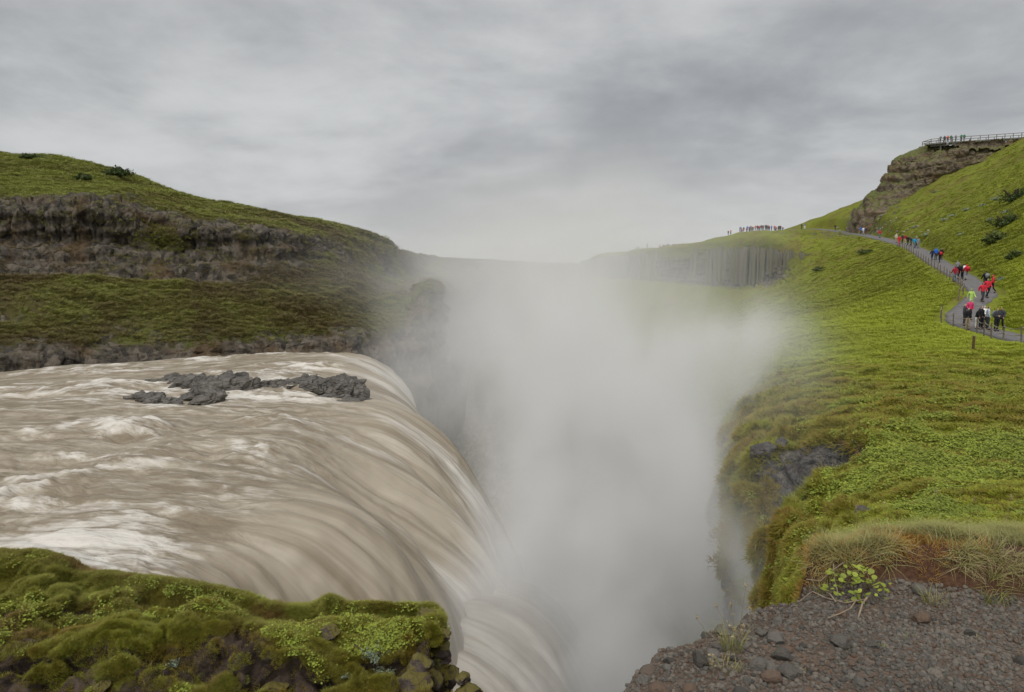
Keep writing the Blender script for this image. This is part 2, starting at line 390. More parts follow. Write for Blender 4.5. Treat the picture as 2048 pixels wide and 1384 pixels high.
# ------------------------------------------------------------------ right bank: canyon wall, meadow, upper slope
RB = {
 7:  [(1400,-34),(1440,-25),(1480,-15),(1530,-9),(1580,-6.5),(1650,-5.2),(1750,-4.6),(1900,-4.2),(2100,-3.8),(2300,-3.5),(2500,-3.4),(2800,-3.3),(3200,-3.2)],
 10: [(1530,-34),(1535,-25),(1538,-15),(1540,-9.5),(1545,-7.2),(1560,-5.7),(1630,-4.8),(1760,-4.3),(1950,-4.0),(2150,-3.8),(2350,-3.6),(2700,-3.4),(3100,-3.3)],
 13: [(1515,-34),(1520,-25),(1522,-15),(1524,-9.5),(1530,-7.5),(1548,-6.2),(1600,-5.3),(1720,-4.8),(1900,-4.5),(2100,-4.3),(2350,-4.1),(2700,-4),(3100,-3.9)],
 17: [(1505,-34),(1510,-24),(1513,-15),(1515,-10),(1519,-8.2),(1528,-7.1),(1560,-6),(1680,-5.4),(1850,-5.0),(2050,-4.8),(2300,-4.6),(2600,-4.4),(3000,-4.2)],
 19.5: [(1485,-34),(1490,-24),(1493,-15),(1497,-10.5),(1502,-8.8),(1516,-7.6),(1590,-6.35),(1668,-5.25),(1800,-4.9),(2000,-4.7),(2250,-4.5),(2550,-4.3),(2950,-4.1)],
 22: [(1444,-34),(1449,-24),(1452,-15),(1456,-10.5),(1460,-8.7),(1470,-7.2),(1510,-6.0),(1610,-5.3),(1760,-4.9),(1950,-4.6),(2200,-4.3),(2500,-4.1),(2900,-3.9)],
 30: [(1425,-34),(1428,-24),(1430,-16),(1434,-11.5),(1440,-9.5),(1455,-8),(1500,-6.6),(1600,-5.7),(1750,-5.2),(1900,-4.9),(2080,-4.7),(2350,-4.4),(2700,-4)],
 40: [(1380,-34),(1390,-24),(1405,-17),(1422,-12.5),(1435,-10),(1460,-8.5),(1510,-6.9),(1600,-5.8),(1750,-5.15),(1900,-4.75),(2048,-4.45),(2250,-3.6),(2600,-1)],
 52: [(1230,-34),(1300,-24),(1360,-17.5),(1410,-13),(1445,-10.7),(1480,-8.6),(1530,-6.9),(1620,-5.6),(1750,-4.75),(1880,-4.25),(1985,-4.15),(2150,-2.2),(2500,4)],
 60: [(1220,-34),(1290,-24),(1350,-18),(1410,-13.5),(1450,-10.8),(1490,-8.2),(1550,-6.4),(1650,-5.2),(1780,-4.4),(1900,-3.3),(1965,-2.5),(2080,-.6),(2400,7)],
 75: [(1190,-34),(1270,-25),(1340,-19),(1400,-14.5),(1450,-11),(1500,-8),(1570,-6.2),(1680,-5.2),(1800,-3.7),(1890,-1.9),(1932,-1.0),(2060,2.6),(2350,13)],
 95: [(1170,-34),(1250,-26),(1330,-20),(1400,-15),(1450,-11.5),(1510,-8.2),(1590,-6),(1690,-4),(1780,-1.5),(1840,.3),(1872,1.2),(2010,6.4),(2300,20)],
 120:[(1150,-34),(1240,-26),(1320,-20),(1390,-15),(1440,-11.5),(1510,-8),(1590,-4.8),(1670,-1.5),(1740,1.6),(1790,3.6),(1815,4.2),(1950,10.5),(2200,26)],
 150:[(1130,-34),(1220,-27),(1310,-20),(1380,-14.5),(1440,-10),(1510,-6),(1570,-2.5),(1612,2),(1650,4.5),(1710,6.8),(1740,7.3),(1795,12.2),(2095,30)],
 175:[(1120,-34),(1210,-27),(1290,-20),(1370,-14),(1430,-9.5),(1490,-5.5),(1535,-2.2),(1545,7),(1572,8.9),(1640,9.2),(1680,9.9),(1724,14.4),(2000,30)],
 200:[(1100,-34),(1190,-28),(1260,-21),(1330,-15),(1390,-9.5),(1425,-6),(1450,-2.6),(1458,7.9),(1490,10.3),(1540,11.0),(1585,11.4),(1668,17.3),(1900,30)],
 250:[(1070,-34),(1140,-28),(1190,-20),(1230,-13),(1260,-8),(1280,-4.5),(1295,-2),(1300,7.4),(1340,8),(1400,8.6),(1460,9.3),(1560,10),(1800,11)],
 350:[(1020,-34),(1060,-28),(1100,-20),(1130,-13),(1155,-8),(1168,-4.5),(1178,-2),(1183,6),(1215,8),(1290,9.2),(1400,9.6),(1600,9.6),(1800,9.6)],
 500:[(1000,-34),(1040,-28),(1080,-20),(1110,-13),(1135,-8),(1150,-4.5),(1165,-2),(1175,4),(1215,6),(1290,7),(1400,8),(1600,8),(1800,8)],
 900:[(1000,-34),(1040,-28),(1080,-20),(1110,-13),(1135,-8),(1150,-4.5),(1175,0),(1190,4),(1215,6),(1290,7),(1400,8),(1600,8),(1800,8)],
}
st = sorted(RB)
rockrow = {0: 1, 1: 1, 2: 1, 3: .75, 4: .4, 5: .15}
ctrl = []
for d in st:
    row = []
    for j, (u, z) in enumerate(RB[d]):
        r = rockrow.get(j, 0.0)
        if d >= 30: r *= 0.35
        if 40 < d and j < 5: r = 0.15
        if d >= 150 and j == 6: r = 0.45 if d == 150 else 0.85
        if d >= 150 and j == 7: r = 0.2
        if d == 150 and j in (9, 10, 11): r = 0.42
        if d == 175 and j in (8, 9, 10, 11): r = 0.42
        if d == 120 and j == 8: r = 0.1
        row.append(np.append(Q(u, z, d), r))
    ctrl.append(row)
ctrl = np.array(ctrl)
V, pr, pc = spline_patch(ctrl, [16, 30, 36, 24, 24, 36, 30, 28, 20, 24, 26, 26, 26, 22, 22, 20, 16, 8, 5], [10, 14, 18, 26, 26, 30, 36, 36, 34, 30, 30, 24], 0.42)
rock = np.clip(V[..., 3], 0, 1); V = V[..., :3]
B0 = V.copy()
Nn = gnormal(V)
if down(V): Nn = -Nn
PR = np.broadcast_to(pr[:, None], rock.shape); PC = np.broadcast_to(pc[None, :], rock.shape)
dist = V[..., 1]
near = sstep(dist, 60, 25)
# the scree scar cut into the near rim
sl = fbm(V, 0.9, 3, 0.5, 31)
scar = np.exp(-((PC - 6.25 - 0.25 * (PR - 4)) / 1.15) ** 2 - ((PR - 4.0) / 0.85) ** 2)
scar = sstep(scar + 0.22 * sl, 0.33, 0.55)
rock = np.clip(np.maximum(rock, scar * 1.0), 0, 1)
base = fbm(V, 0.045, 3, 0.5, 101); med = fbm(V, 0.28, 4, 0.5, 108); fine = fbm(V, 1.5, 3, 0.55, 113)
lump = fbm(V, 0.75, 3, 0.5, 120)
tus = np.maximum(0, fbm(V, (1.15, 1.15, 0.6), 2, 0.4, 128))
edge = sstep(PC, 8.2, 5.2)                                   # near the rim the turf hangs in lumps
cv, ce = worley(V, (1.2, 1.2, 0.9), 25)
rmask = sstep(rock + 0.3 * lump, 0.42, 0.62)
pathflat = 1 - 0.9 * np.exp(-((PC - 10.0) / 0.5) ** 2) * sstep(PR, 7.4, 8.2)
disp = base * 0.9 * sstep(dist, 30, 120) + med * (0.10 + 0.22 * sstep(dist, 40, 140)) + fine * 0.05
disp += near * edge * (lump * 0.20 + tus * 0.34 - 0.18) * (1 - 0.7 * scar)
disp += near * (1 - edge) * (lump * 0.10 + tus * 0.10)
disp += rmask * near * (cv * 0.55 - 0.25 * np.exp(-ce * 8))
disp += rmask * (1 - near) * fbm(V, 0.5, 4, 0.6, 140, True) * 0.8
gap = sstep(fbm(V, (0.85, 0.85, 0.5), 3, 0.5, 150, True), 0.45, 0.85) * near * sstep(PC, 7.4, 6.2) * sstep(PC, 2.5, 3.5) * (1 - scar)
disp -= gap * 0.55
rock = np.clip(np.maximum(rock, gap * 0.95), 0, 1)
disp -= scar * 0.40
disp *= pathflat
V = V + Nn * disp[..., None]
lush = sstep(dist, 75, 45) * sstep(PC, 5.6, 7.5)
lush = np.clip(lush * 0.9 + 0.3 * sstep(med, 0.1, 0.6) * sstep(PC, 4, 6), 0, 1) * (1 - 0.6 * sstep(PR, 12, 13.5))
flip = down(V)
RBV = V; RBRock = rmask; RBscar = scar

# the path: a strip laid along this centre line, the slope under it levelled
PATHC = [(2330,770,33),(2160,718,38),(2048,683,43),(1995,658,48.5),(1950,648,52),(1926,640,53.5),(1924,625,56),(1945,607,59),(1964,593,62),(1958,578,66),(1932,557,75),(1900,538,85),(1872,521,95),(1846,505,106),(1815,492,120),(1778,482,134),(1740,474,150),(1690,468,170),(1625,464,190),(1560,462.5,200)]
pw = np.array([P(*c) for c in PATHC])
Wp, _ = resamp(len(pw), 14, 0.45)
pw = Wp @ pw
t_ = np.gradient(pw[:, :2], axis=0); t_ /= np.linalg.norm(t_, axis=1, keepdims=True)
tr0 = bvh_of(V)
pz = np.array([(tr0.ray_cast(Vector((x, y, 200)), Vector((0, 0, -1)))[0] or Vector((0, 0, z))).z for x, y, z in pw])
k = np.hanning(21); k /= k.sum()
pz = np.convolve(np.pad(pz, 10, 'edge'), k, 'valid')
pw[:, 2] = pz
PWID = np.interp(np.arange(len(pw)), [0, len(pw) * 0.55, len(pw)], [0.95, 1.15, 1.6])
flatV = V.reshape(-1, 3)
sel = np.where((flatV[:, 1] > 30) & (flatV[:, 1] < 206))[0]
best = np.full(len(sel), 1e9); bi = np.zeros(len(sel), int)
for i in range(len(pw)):
    dd = (flatV[sel, 0] - pw[i, 0]) ** 2 + (flatV[sel, 1] - pw[i, 1]) ** 2
    c = dd < best; best[c] = dd[c]; bi[c] = i
w = sstep(np.sqrt(best), PWID[bi] + 2.2, PWID[bi] + 0.5)
# cells far from the camera are long in depth: level only what the strip really covers
flatV[sel, 2] = flatV[sel, 2] * (1 - w) + (pw[bi, 2] - 0.10) * w
V = flatV.reshape(V.shape)
right_bank = grid_obj('slope', V, M['right'], {'rock': rock, 'lush': lush}, flip=not flip)
tag(right_bank, 'bright green grassy slope on the right bank above the canyon', 'slope', kind='structure')
RBV = V; RBN = gnormal(V) * (-1 if flip else 1)
RBT = bvh_of(V)
nw = 7
off = np.linspace(-1, 1, nw)
side = np.stack([t_[:, 1], -t_[:, 0]], 1)
PV = np.zeros((len(pw), nw, 3))
for j in range(nw):
    PV[:, j, :2] = pw[:, :2] + side * (off[j] * (PWID + 0.12 * fbm(np.c_[np.arange(len(pw)) * 0.3, np.full((len(pw), 2), j)], 1, 2, 0.5, 7)))[:, None]
    PV[:, j, 2] = pw[:, 2] + 0.02 + 0.05 * (1 - off[j] ** 2)
skirt = PV[:, [0, -1]].copy(); skirt[..., 2] -= 0.35
PV = np.concatenate([skirt[:, :1], PV, skirt[:, 1:]], 1)
pn = down(PV)
path = grid_obj('footpath', PV, M['path'], flip=not pn)
tag(path, 'dark grey asphalt footpath winding down the grassy slope', 'path', kind='structure')
PTHT = bvh_of(PV)

# ------------------------------------------------------------------ ground sheet and gorge river
g, N_ = new_mat('dark_gorge_ground')
N_.out(N_.bsdf(N_.mix(N_.noise(N_.n('ShaderNodeNewGeometry').outputs['Position'], 0.05, 5), (0.03, 0.03, 0.025), (0.07, 0.075, 0.04)), 0.95))
gv = np.array([[x, y, -38.0] for y in np.linspace(-60, 1400, 12) for x in np.linspace(-700, 700, 12)]).reshape(12, 12, 3)
tag(grid_obj('ground', gv, g), 'dark ground at the bottom of the canyon', 'ground', kind='structure')

# ------------------------------------------------------------------ river, fall and lower cascade
def mat_water(name, c1, c2, c3, foam_lo, foam_hi):
    m, N = new_mat(name)
    fl = N.attr('flow', 'Vector'); foam = N.attr('foam'); pz = N.attr('drop')
    def st(sx, sy, det, dist=0.6, off=0): return N.noise(N.vmath('ADD', N.vmath('MULTIPLY', fl, (sx, sy, 1)), (off, off * 2, 0)), 1.0, det, 0.62, dist)
    # broken chop on the level water
    ch = N.noise(N.vmath('MULTIPLY', fl, (0.20, 0.62, 1)), 1.0, 7, 0.66, 1.6); ch2 = N.noise(N.vmath('ADD', N.vmath('MULTIPLY', fl, (0.55, 1.9, 1)), (7, 3, 0)), 1.0, 5, 0.65, 1.2)
    flat = N.math('ADD', N.math('MULTIPLY', ch, 0.66), N.math('MULTIPLY', ch2, 0.34))
    # broad soft strands on the falling water
    a = st(0.022, 0.34, 3, 0.5); b = st(0.045, 1.0, 3, 0.3, 9); c = st(0.03, 0.12, 2, 0.6, 21); e = st(0.07, 2.6, 2, 0.2, 33)
    fall = N.math('ADD', N.math('ADD', N.math('MULTIPLY', a, 0.36), N.math('MULTIPLY', b, 0.32)), N.math('ADD', N.math('MULTIPLY', c, 0.14), N.math('MULTIPLY', e, 0.20)))
    v = N.math('ADD', N.math('MULTIPLY', flat, N.math('SUBTRACT', 1.0, pz)), N.math('MULTIPLY', fall, pz))
    col = N.mix(N.ramp(v, 0.40, 0.60), c1, c2)
    fm = N.ramp(N.math('ADD', foam, N.math('MULTIPLY', N.math('SUBTRACT', v, 0.53), 4.2)), foam_lo, foam_hi)
    col = N.mix(fm, col, c3)
    h = N.math('ADD', v, N.math('MULTIPLY', ch2, N.math('SUBTRACT', 0.35, N.math('MULTIPLY', pz, 0.35))))
    N.out(N.bsdf(col, N.ramp(fm, 0, 1, 0.38, 0.8), N.bump(h, 0.6, 0.35), 0.3))
    return m
M['water'] = mat_water('silty_river_water', (0.180, 0.145, 0.100), (0.315, 0.275, 0.216), (0.52, 0.495, 0.455), 0.25, 1.2)
RV = [  # flow lines, near to far: (u, v, d)
 [(-800,1420,16),(-450,1340,17.5),(-250,1300,18.5),(-60,1270,19),(100,1270,19),(220,1290,19),(310,1330,19),(380,1400,19),(430,1480,19),(470,1600,19),(490,1750,19),(500,1900,19)],
 [(-700,1190,21.5),(-350,1130,23.5),(-150,1100,24.5),(0,1090,25),(150,1092,25),(260,1105,24.9),(370,1132,24.8),(460,1180,24.8),(520,1250,24.8),(570,1370,24.8),(600,1500,24.8),(610,1650,24.8)],
 [(-650,1040,27.5),(-300,1012,29),(-100,1000,29.7),(80,998,29.8),(240,1004,29.4),(370,1020,29),(490,1052,28.8),(600,1100,28.7),(690,1165,28.6),(760,1245,28.6),(810,1350,28.6),(830,1480,28.6)],
 [(-600,930,35),(-250,905,37.5),(-50,900,38),(150,898,38.1),(340,904,37.5),(480,914,37),(600,936,36.8),(710,976,36.6),(800,1036,36.4),(870,1110,36.2),(925,1195,36),(960,1310,36)],
 [(-550,850,44),(-200,836,46.2),(0,832,46.8),(200,830,47),(400,834,46.4),(550,840,46),(670,856,45.8),(770,888,45.5),(850,945,45.2),(915,1020,45),(970,1110,44.6),(1020,1230,44)],
 [(-500,808,51),(-150,800,52.5),(50,797,53.2),(250,794,53.8),(430,795,53.6),(570,798,53.2),(680,806,53),(765,826,52.8),(842,872,52.4),(905,940,52),(960,1030,51.5),(1015,1150,51)],
 [(-450,787,55.3),(-100,780,57),(80,775,58),(260,768,60),(430,764,61),(560,762,61.6),(665,766,61.5),(745,782,61),(812,820,60.6),(868,882,60.2),(915,970,60),(960,1090,60)],
 [(-430,772,58.8),(-60,760,62),(100,752,64.4),(270,744,67),(430,736,69.8),(560,728,72.8),(660,725,73.8),(728,736,73.6),(786,764,73.4),(832,812,73),(866,880,73),(890,1000,73)],
 [(-425,766,60),(-20,749,65),(120,739,68),(270,729,72),(410,720,75.6),(540,711,79.6),(640,705,82.8),(705,707,83.6),(762,726,83.6),(810,766,83.4),(842,830,83),(856,960,83)],
 [(-420,760,59.8),(0,743,68),(130,733,71),(270,724,74.5),(400,716,78),(530,706,83),(630,700,86),(690,699,87),(742,712,87),(792,744,87),(826,800,87),(842,930,87)],
 [(-420,762,64),(0,745,72),(130,735,75),(270,726,79),(400,718,82),(530,708,87),(630,702,90),(690,702,91),(742,716,91),(790,750,91),(820,808,91),(834,940,91)],
]
ctrl = np.array([[P(*q) for q in r] for r in RV])
V, pr, pc = spline_patch(ctrl, [30, 46, 60, 60, 52, 46, 50, 34, 20, 8], [24, 30, 40, 40, 40, 40, 40, 40, 40, 40, 24], 0.46)
def flow_coords(V):
    ds = np.linalg.norm(np.diff(V, axis=1), axis=2); s = np.concatenate([np.zeros((V.shape[0], 1)), np.cumsum(ds, 1)], 1)
    mid = s.shape[1] // 2
    s = s - s[:, mid:mid + 1]
    dt = np.linalg.norm(np.diff(V[:, mid], axis=0), axis=1); t = np.concatenate([[0], np.cumsum(dt)])
    return np.stack([s, np.broadcast_to(t[:, None], s.shape), np.zeros_like(s)], -1)
FL = flow_coords(V)
Nn = gnormal(V)
if down(V): Nn = -Nn
s, t = FL[..., 0], FL[..., 1]
dropm = sstep(np.broadcast_to(pc[None], s.shape), 5.2, 7.4)
warp = fbm(np.stack([s * 0.06, t * 0.12, s * 0], -1), 1, 3, 0.5, 200) * 3
fp = np.stack([s, t + warp * 0.6, 0 * s], -1)
w1 = fbm(fp, (0.16, 0.34, 1), 4, 0.55, 210)
w2 = fbm(fp, (0.10, 1.1, 1), 3, 0.5, 220)
roll = fbm(np.stack([s + t * 0.3, t, 0 * s], -1), (0.24, 0.26, 1), 4, 0.55, 230, True)
big = fbm(fp, (0.05, 0.10, 1), 2, 0.5, 240)
rap = sstep(big, -0.25, 0.5) * (1 - dropm)
nearw = sstep(V[..., 1], 70, 35)
chop = fbm(fp, (0.5, 1.1, 1), 4, 0.6, 260, True) * (1 - dropm)
hgt = w1 * (0.20 + 0.26 * rap) + w2 * (0.05 + 0.08 * dropm) + roll * 0.20 * rap + chop * (0.05 + 0.06 * rap) + fbm(fp, (0.04, 0.26, 1), 3, 0.5, 250) * 0.85 * dropm + fbm(fp, (0.05, 0.09, 1), 2, 0.5, 255) * 0.9 * dropm
hgt *= 0.75 + 0.5 * nearw
farfade = sstep(pr, 10.0, 8.6)[:, None]
V = V + Nn * (hgt * (0.3 + 0.7 * farfade))[..., None]
foam = 0.12 + 0.55 * sstep(roll + 0.3 * chop, 0.3, 0.95) * rap + 0.3 * sstep(w1, 0.2, 0.8) + 0.25 * sstep(chop, 0.4, 0.9) + 0.5 * sstep(np.broadcast_to(pc[None], s.shape), 7.8, 10.2)
# white water where the near current strikes the bank, and round the island
def blob(u, v, d, rx, ry):
    c = P(u, v, d); return np.exp(-((V[..., 0] - c[0]) / rx) ** 2 - ((V[..., 1] - c[1]) / ry) ** 2)
foam += 0.55 * blob(60, 1085, 25.5, 5.5, 2.2) + 0.55 * blob(260, 1075, 25.6, 4, 1.8) + 0.35 * blob(560, 800, 53.5, 7, 1.2) + 0.6 * blob(350, 815, 50.5, 3.5, 1.2) + 0.3 * blob(640, 800, 53, 4, 2) + 0.6 * blob(440, 796, 53.6, 7, 1.0) + 0.4 * blob(290, 785, 55.5, 2.5, 1.5) + 0.5 * blob(770, 735, 76, 5, 6)
strand = fbm(fp, (0.03, 0.22, 1), 3, 0.5, 270)
foam += 0.95 * np.clip(strand, -0.5, 1) * dropm
foam += 0.3 * blob(560, 960, 34, 5, 1.6) + 0.3 * blob(220, 1010, 29, 4, 1.3)
wf = down(V)
river = grid_obj('river', V, M['water'], {'flow': FL, 'foam': np.clip(foam, 0, 1.4), 'drop': dropm}, flip=not wf)
tag(river, 'silty brown river pouring over the curved lip of the fall', 'river', kind='structure')
RIVT = bvh_of(V)

LC = [
 [(640,1330,31),(740,1325,30.5),(840,1345,29.8),(930,1400,29),(1000,1490,28.3),(1050,1620,28),(1080,1800,28)],
 [(680,1280,33.5),(780,1262,33.4),(880,1270,32.9),(975,1312,32),(1050,1385,31),(1105,1490,30.2),(1140,1650,30)],
 [(760,1225,36.6),(860,1208,36.8),(955,1210,36.5),(1045,1245,35.7),(1115,1318,34.8),(1168,1420,34),(1200,1580,33.6)],
 [(860,1185,41),(940,1172,41.4),(1020,1180,41.2),(1095,1222,40.6),(1155,1300,40),(1200,1410,39.5),(1225,1570,39)],
 [(940,1160,46),(1010,1152,46),(1070,1165,45.8),(1130,1210,45.4),(1180,1290,45),(1215,1400,44.6),(1240,1560,44)],
]
ctrl = np.array([[P(*q) for q in r] for r in LC])
V, pr, pc = spline_patch(ctrl, [36, 36, 30, 24], [24, 30, 34, 34, 26, 14], 0.46)
FL = flow_coords(V); Nn = gnormal(V)
if down(V): Nn = -Nn
s, t = FL[..., 0], FL[..., 1]
fp = np.stack([s, t, 0 * s], -1)
V = V + Nn * (fbm(fp, (0.14, 0.4, 1), 4, 0.5, 310) * 0.34 + fbm(fp, (0.1, 1.3, 1), 3, 0.5, 320) * 0.10)[..., None]
foam = 0.55 + 0.3 * sstep(np.broadcast_to(pc[None], s.shape), 3.2, 0.5) + 0.2 * fbm(fp, (0.2, 0.5, 1), 3, 0.5, 330)
wf = down(V)
casc = grid_obj('waterfall', V, M['water'], {'flow': FL + np.array([40, 90, 0]), 'foam': foam, 'drop': 0 * foam + 0.8}, flip=not wf)
tag(casc, 'pale foaming lower step of the waterfall beside the mossy knoll', 'waterfall', kind='structure')
# river on the canyon floor
xs = np.linspace(-1, 1, 40); ys = np.linspace(30, 560, 160)
GV = np.zeros((160, 40, 3))
cen = np.interp(ys, [30, 100, 200, 300, 420, 560], [2, 3, -2, -16, -20, 0]); wid = np.interp(ys, [30, 100, 300, 560], [10, 16, 26, 30])
GV[..., 0] = cen[:, None] + xs[None] * wid[:, None]; GV[..., 1] = ys[:, None]
FL = np.stack([np.broadcast_to(ys[:, None], (160, 40)), GV[..., 0], GV[..., 0] * 0], -1)
GV[..., 2] = -36 + fbm(GV, (0.12, 0.05, 1), 4, 0.5, 400) * 0.5
tag(grid_obj('gorge_river', GV, M['water'], {'flow': FL, 'foam': 0.5 + 0 * FL[..., 0], 'drop': 0 * FL[..., 0]}, flip=False), 'pale river running along the canyon floor in the mist', 'river', kind='structure')

# ------------------------------------------------------------------ rock bluff under the platform
nose = [(470,1690),(445,1695),(418,1709),(402,1722),(385,1742),(365,1762),(348,1773),(330,1778),(316,1784),(307,1800),(298,1822),(291,1838),(288,1852)]
ctrl = []
for v, ul in nose:
    dn = 168 - (430 - v) * 0.02
    lift = (430 - v) * 0.03                                      # the face leans back with height
    ctrl.append([P(ul + 45, v + 4, dn + 55), P(ul + 10, v + 1, dn + 22), P(ul, v, dn + lift), P(ul + 28, v, dn - 7 + lift), P(max(1850, ul + 60), v, 155.5 + lift), P(1910, v, 153 + lift), P(1960, v, 151 + lift), P(2020, v - 2, 149 + lift), P(2110, v - 6, 147 + lift), P(2240, v - 12, 146 + lift)])
last = ctrl[-1]
ctrl.append([p + np.array([5 if i > 1 else 0, 6 if i > 1 else 0, 0.2]) for i, p in enumerate(last)])
ctrl.append([p + np.array([34 if i > 1 else 0, 40 if i > 1 else 0, -2.5]) for i, p in enumerate(last)])
V, pr, pc = spline_patch(np.array(ctrl), [8, 8, 8, 12, 14, 14, 14, 12, 10, 10, 10, 10, 8, 8], [10, 20, 26, 40, 34, 30, 30, 30, 20], 0.3)
Nn = gnormal(V)
if np.mean(Nn[..., 3:, 1]) > 0: Nn = -Nn
tilt = V.copy(); tilt[..., 2] += -0.13 * (V[..., 0] - 90) + 0.9 * fbm(V, 0.07, 3, 0.5, 520)   # beds dip to the left like the outcrop's ledges
bed = tilt[..., 2] / 1.9; bi_ = np.floor(bed); bf = bed - bi_
setb = _h(bi_.astype(np.int64) + 50, np.zeros_like(bi_, dtype=np.int64), np.zeros_like(bi_, dtype=np.int64), 9) - 0.5
cv, ce = worley(tilt * np.array([1, 1, 0]) + np.stack([bi_ * 3.7, bi_ * 1.3, bi_ * 5.0], -1), (0.22, 0.22, 0.2), 505); cv2, ce2 = worley(tilt, (0.75, 0.75, 0.5), 515)
disp = fbm(V, 0.07, 3, 0.5, 525) * 1.3 + setb * 1.7 + cv * 1.5 + cv2 * 0.55 - 0.55 * np.exp(-ce * 9) - 0.35 * np.exp(-ce2 * 10) - 0.7 * np.exp(-bf * 7) + fbm(V, 0.9, 3, 0.6, 530) * 0.28
disp = np.clip(disp, -2.0, 1.7) * (0.35 + 0.65 * sstep(pc, 1.6, 3.0)[None])
topm = sstep(pr, 13.0, 11.6)[:, None]
V = V + Nn * (disp * (0.12 + 0.88 * topm))[..., None]
grassy = np.clip(sstep(Nn[..., 2], 0.6, 0.9) * 1.0, 0, 1)
bl = grid_obj('rock_outcrop', V, M['bluff'], flip=not (np.mean(gnormal(V)[..., 1]) > 0))
tag(bl, 'brown weathered basalt outcrop jutting from the hill below the viewing platform', 'rock outcrop')
BLT = bvh_of(V)
# second smaller outcrop at the right border
def lump_rock(name, u, v, d, sx, sy, sz, seed, mat, n=5, rot=0.0, cuts=14, rough=0.12, hard=True):
    bm = bmesh.new(); bmesh.ops.create_icosphere(bm, subdivisions=n, radius=1)
    co = np.array([x.co[:] for x in bm.verts]); r = np.random.default_rng(seed)
    for _ in range(cuts):
        nrm = r.normal(size=3); nrm /= np.linalg.norm(nrm); h = r.uniform(0.55, 0.86)
        e = np.maximum(0, co @ nrm - h); co -= e[:, None] * nrm * 0.95
    co *= (1 + rough * fbm(co + seed, 2.2, 4, 0.55, seed))[:, None]
    co *= np.array([sx, sy, sz])
    c, s = math.cos(rot), math.sin(rot); co[:, :2] = co[:, :2] @ np.array([[c, s], [-s, c]])
    for x, q in zip(bm.verts, co): x.co = q
    me = bpy.data.meshes.new(name); bm.to_mesh(me); bm.free(); me.materials.append(mat)
    me.polygons.foreach_set('use_smooth', np.ones(len(me.polygons), bool))
    if hard: me.set_sharp_from_angle(angle=math.radians(28))
    return me
me = lump_rock('rock_outcrop', 0, 0, 0, 6.5, 4.0, 3.6, 41, M['bluff'], 5, 0.3, 18, 0.25)
tag(link('rock_outcrop', me, loc=P(2060, 340, 140)), 'small dark brown rock outcrop at the right border of the grassy slope', 'rock outcrop')

# ------------------------------------------------------------------ basalt columns of the cliff band
cliff = link('basalt_cliff', None)
tag(cliff, 'grey columnar basalt cliff band half veiled by spray below the ridge path', 'cliff')
def column_mesh(seed, sides=6):
    r = np.random.default_rng(seed); a = np.sort(np.linspace(0, 2 * math.pi, sides, False) + r.uniform(-0.25, 0.25, sides))
    vs = []; hs = [0, .22, .24, .5, .52, .8, .82, 1.0]
    for i, h in enumerate(hs):
        sh = 1 + r.uniform(-.08, .08); o = r.uniform(-.1, .1, 2) if i % 2 else np.zeros(2)
        for q in a: vs.append((math.cos(q) * sh + o[0] * .6, math.sin(q) * sh + o[1] * .6, h))
    quads = [(k * sides + j, k * sides + (j + 1) % sides, (k + 1) * sides + (j + 1) % sides, (k + 1) * sides + j) for k in range(len(hs) - 1) for j in range(sides)]
    vs.append((0, 0, 1.03)); top = len(vs) - 1; b = (len(hs) - 1) * sides
    tris = [(b + j, b + (j + 1) % sides, top) for j in range(sides)]
    return mesh_np('column', vs, quads, tris, M['column'], smooth=False)
cms = [column_mesh(600 + i, 5 + i % 3) for i in range(6)]
cliffline = [(152, 1622, 545, 502), (160, 1592, 552, 496), (175, 1542, 558, 486), (200, 1457, 558, 486), (225, 1378, 556, 492), (250, 1304, 554, 500), (300, 1238, 552, 508), (350, 1186, 550, 516)]
cl = np.array([[*P(u, vb, d)[:2], P(u, vb, d)[2], P(u, vt, d)[2], d] for d, u, vb, vt in cliffline])
seg = np.concatenate([[0], np.cumsum(np.linalg.norm(np.diff(cl[:, :2], axis=0), axis=1))])
pos = 0.0; i = 0
while pos < seg[-1]:
    q = [np.interp(pos, seg, cl[:, k]) for k in range(5)]
    w = max(q[4], 150) / 150.0 * 0.46 * rng.uniform(0.6, 1.4)
    o = link('column', cms[i % 6], cliff)
    rr = w * rng.uniform(0.8, 1.0)
    h = (q[3] - q[2]) * rng.uniform(0.74, 0.9) + 1.5
    o.location = (q[0] - rng.uniform(0.0, 1.5) - max(0, q[4] - 190) * 0.03, q[1] + rng.uniform(-.3, .3), q[2] - 1.5)
    o.scale = (rr, rr, h); o.rotation_euler = (rng.uniform(-.03, .03), rng.uniform(-.03, .05), rng.uniform(0, 6))
    pos += w * 1.22; i += 1
print('columns', i)

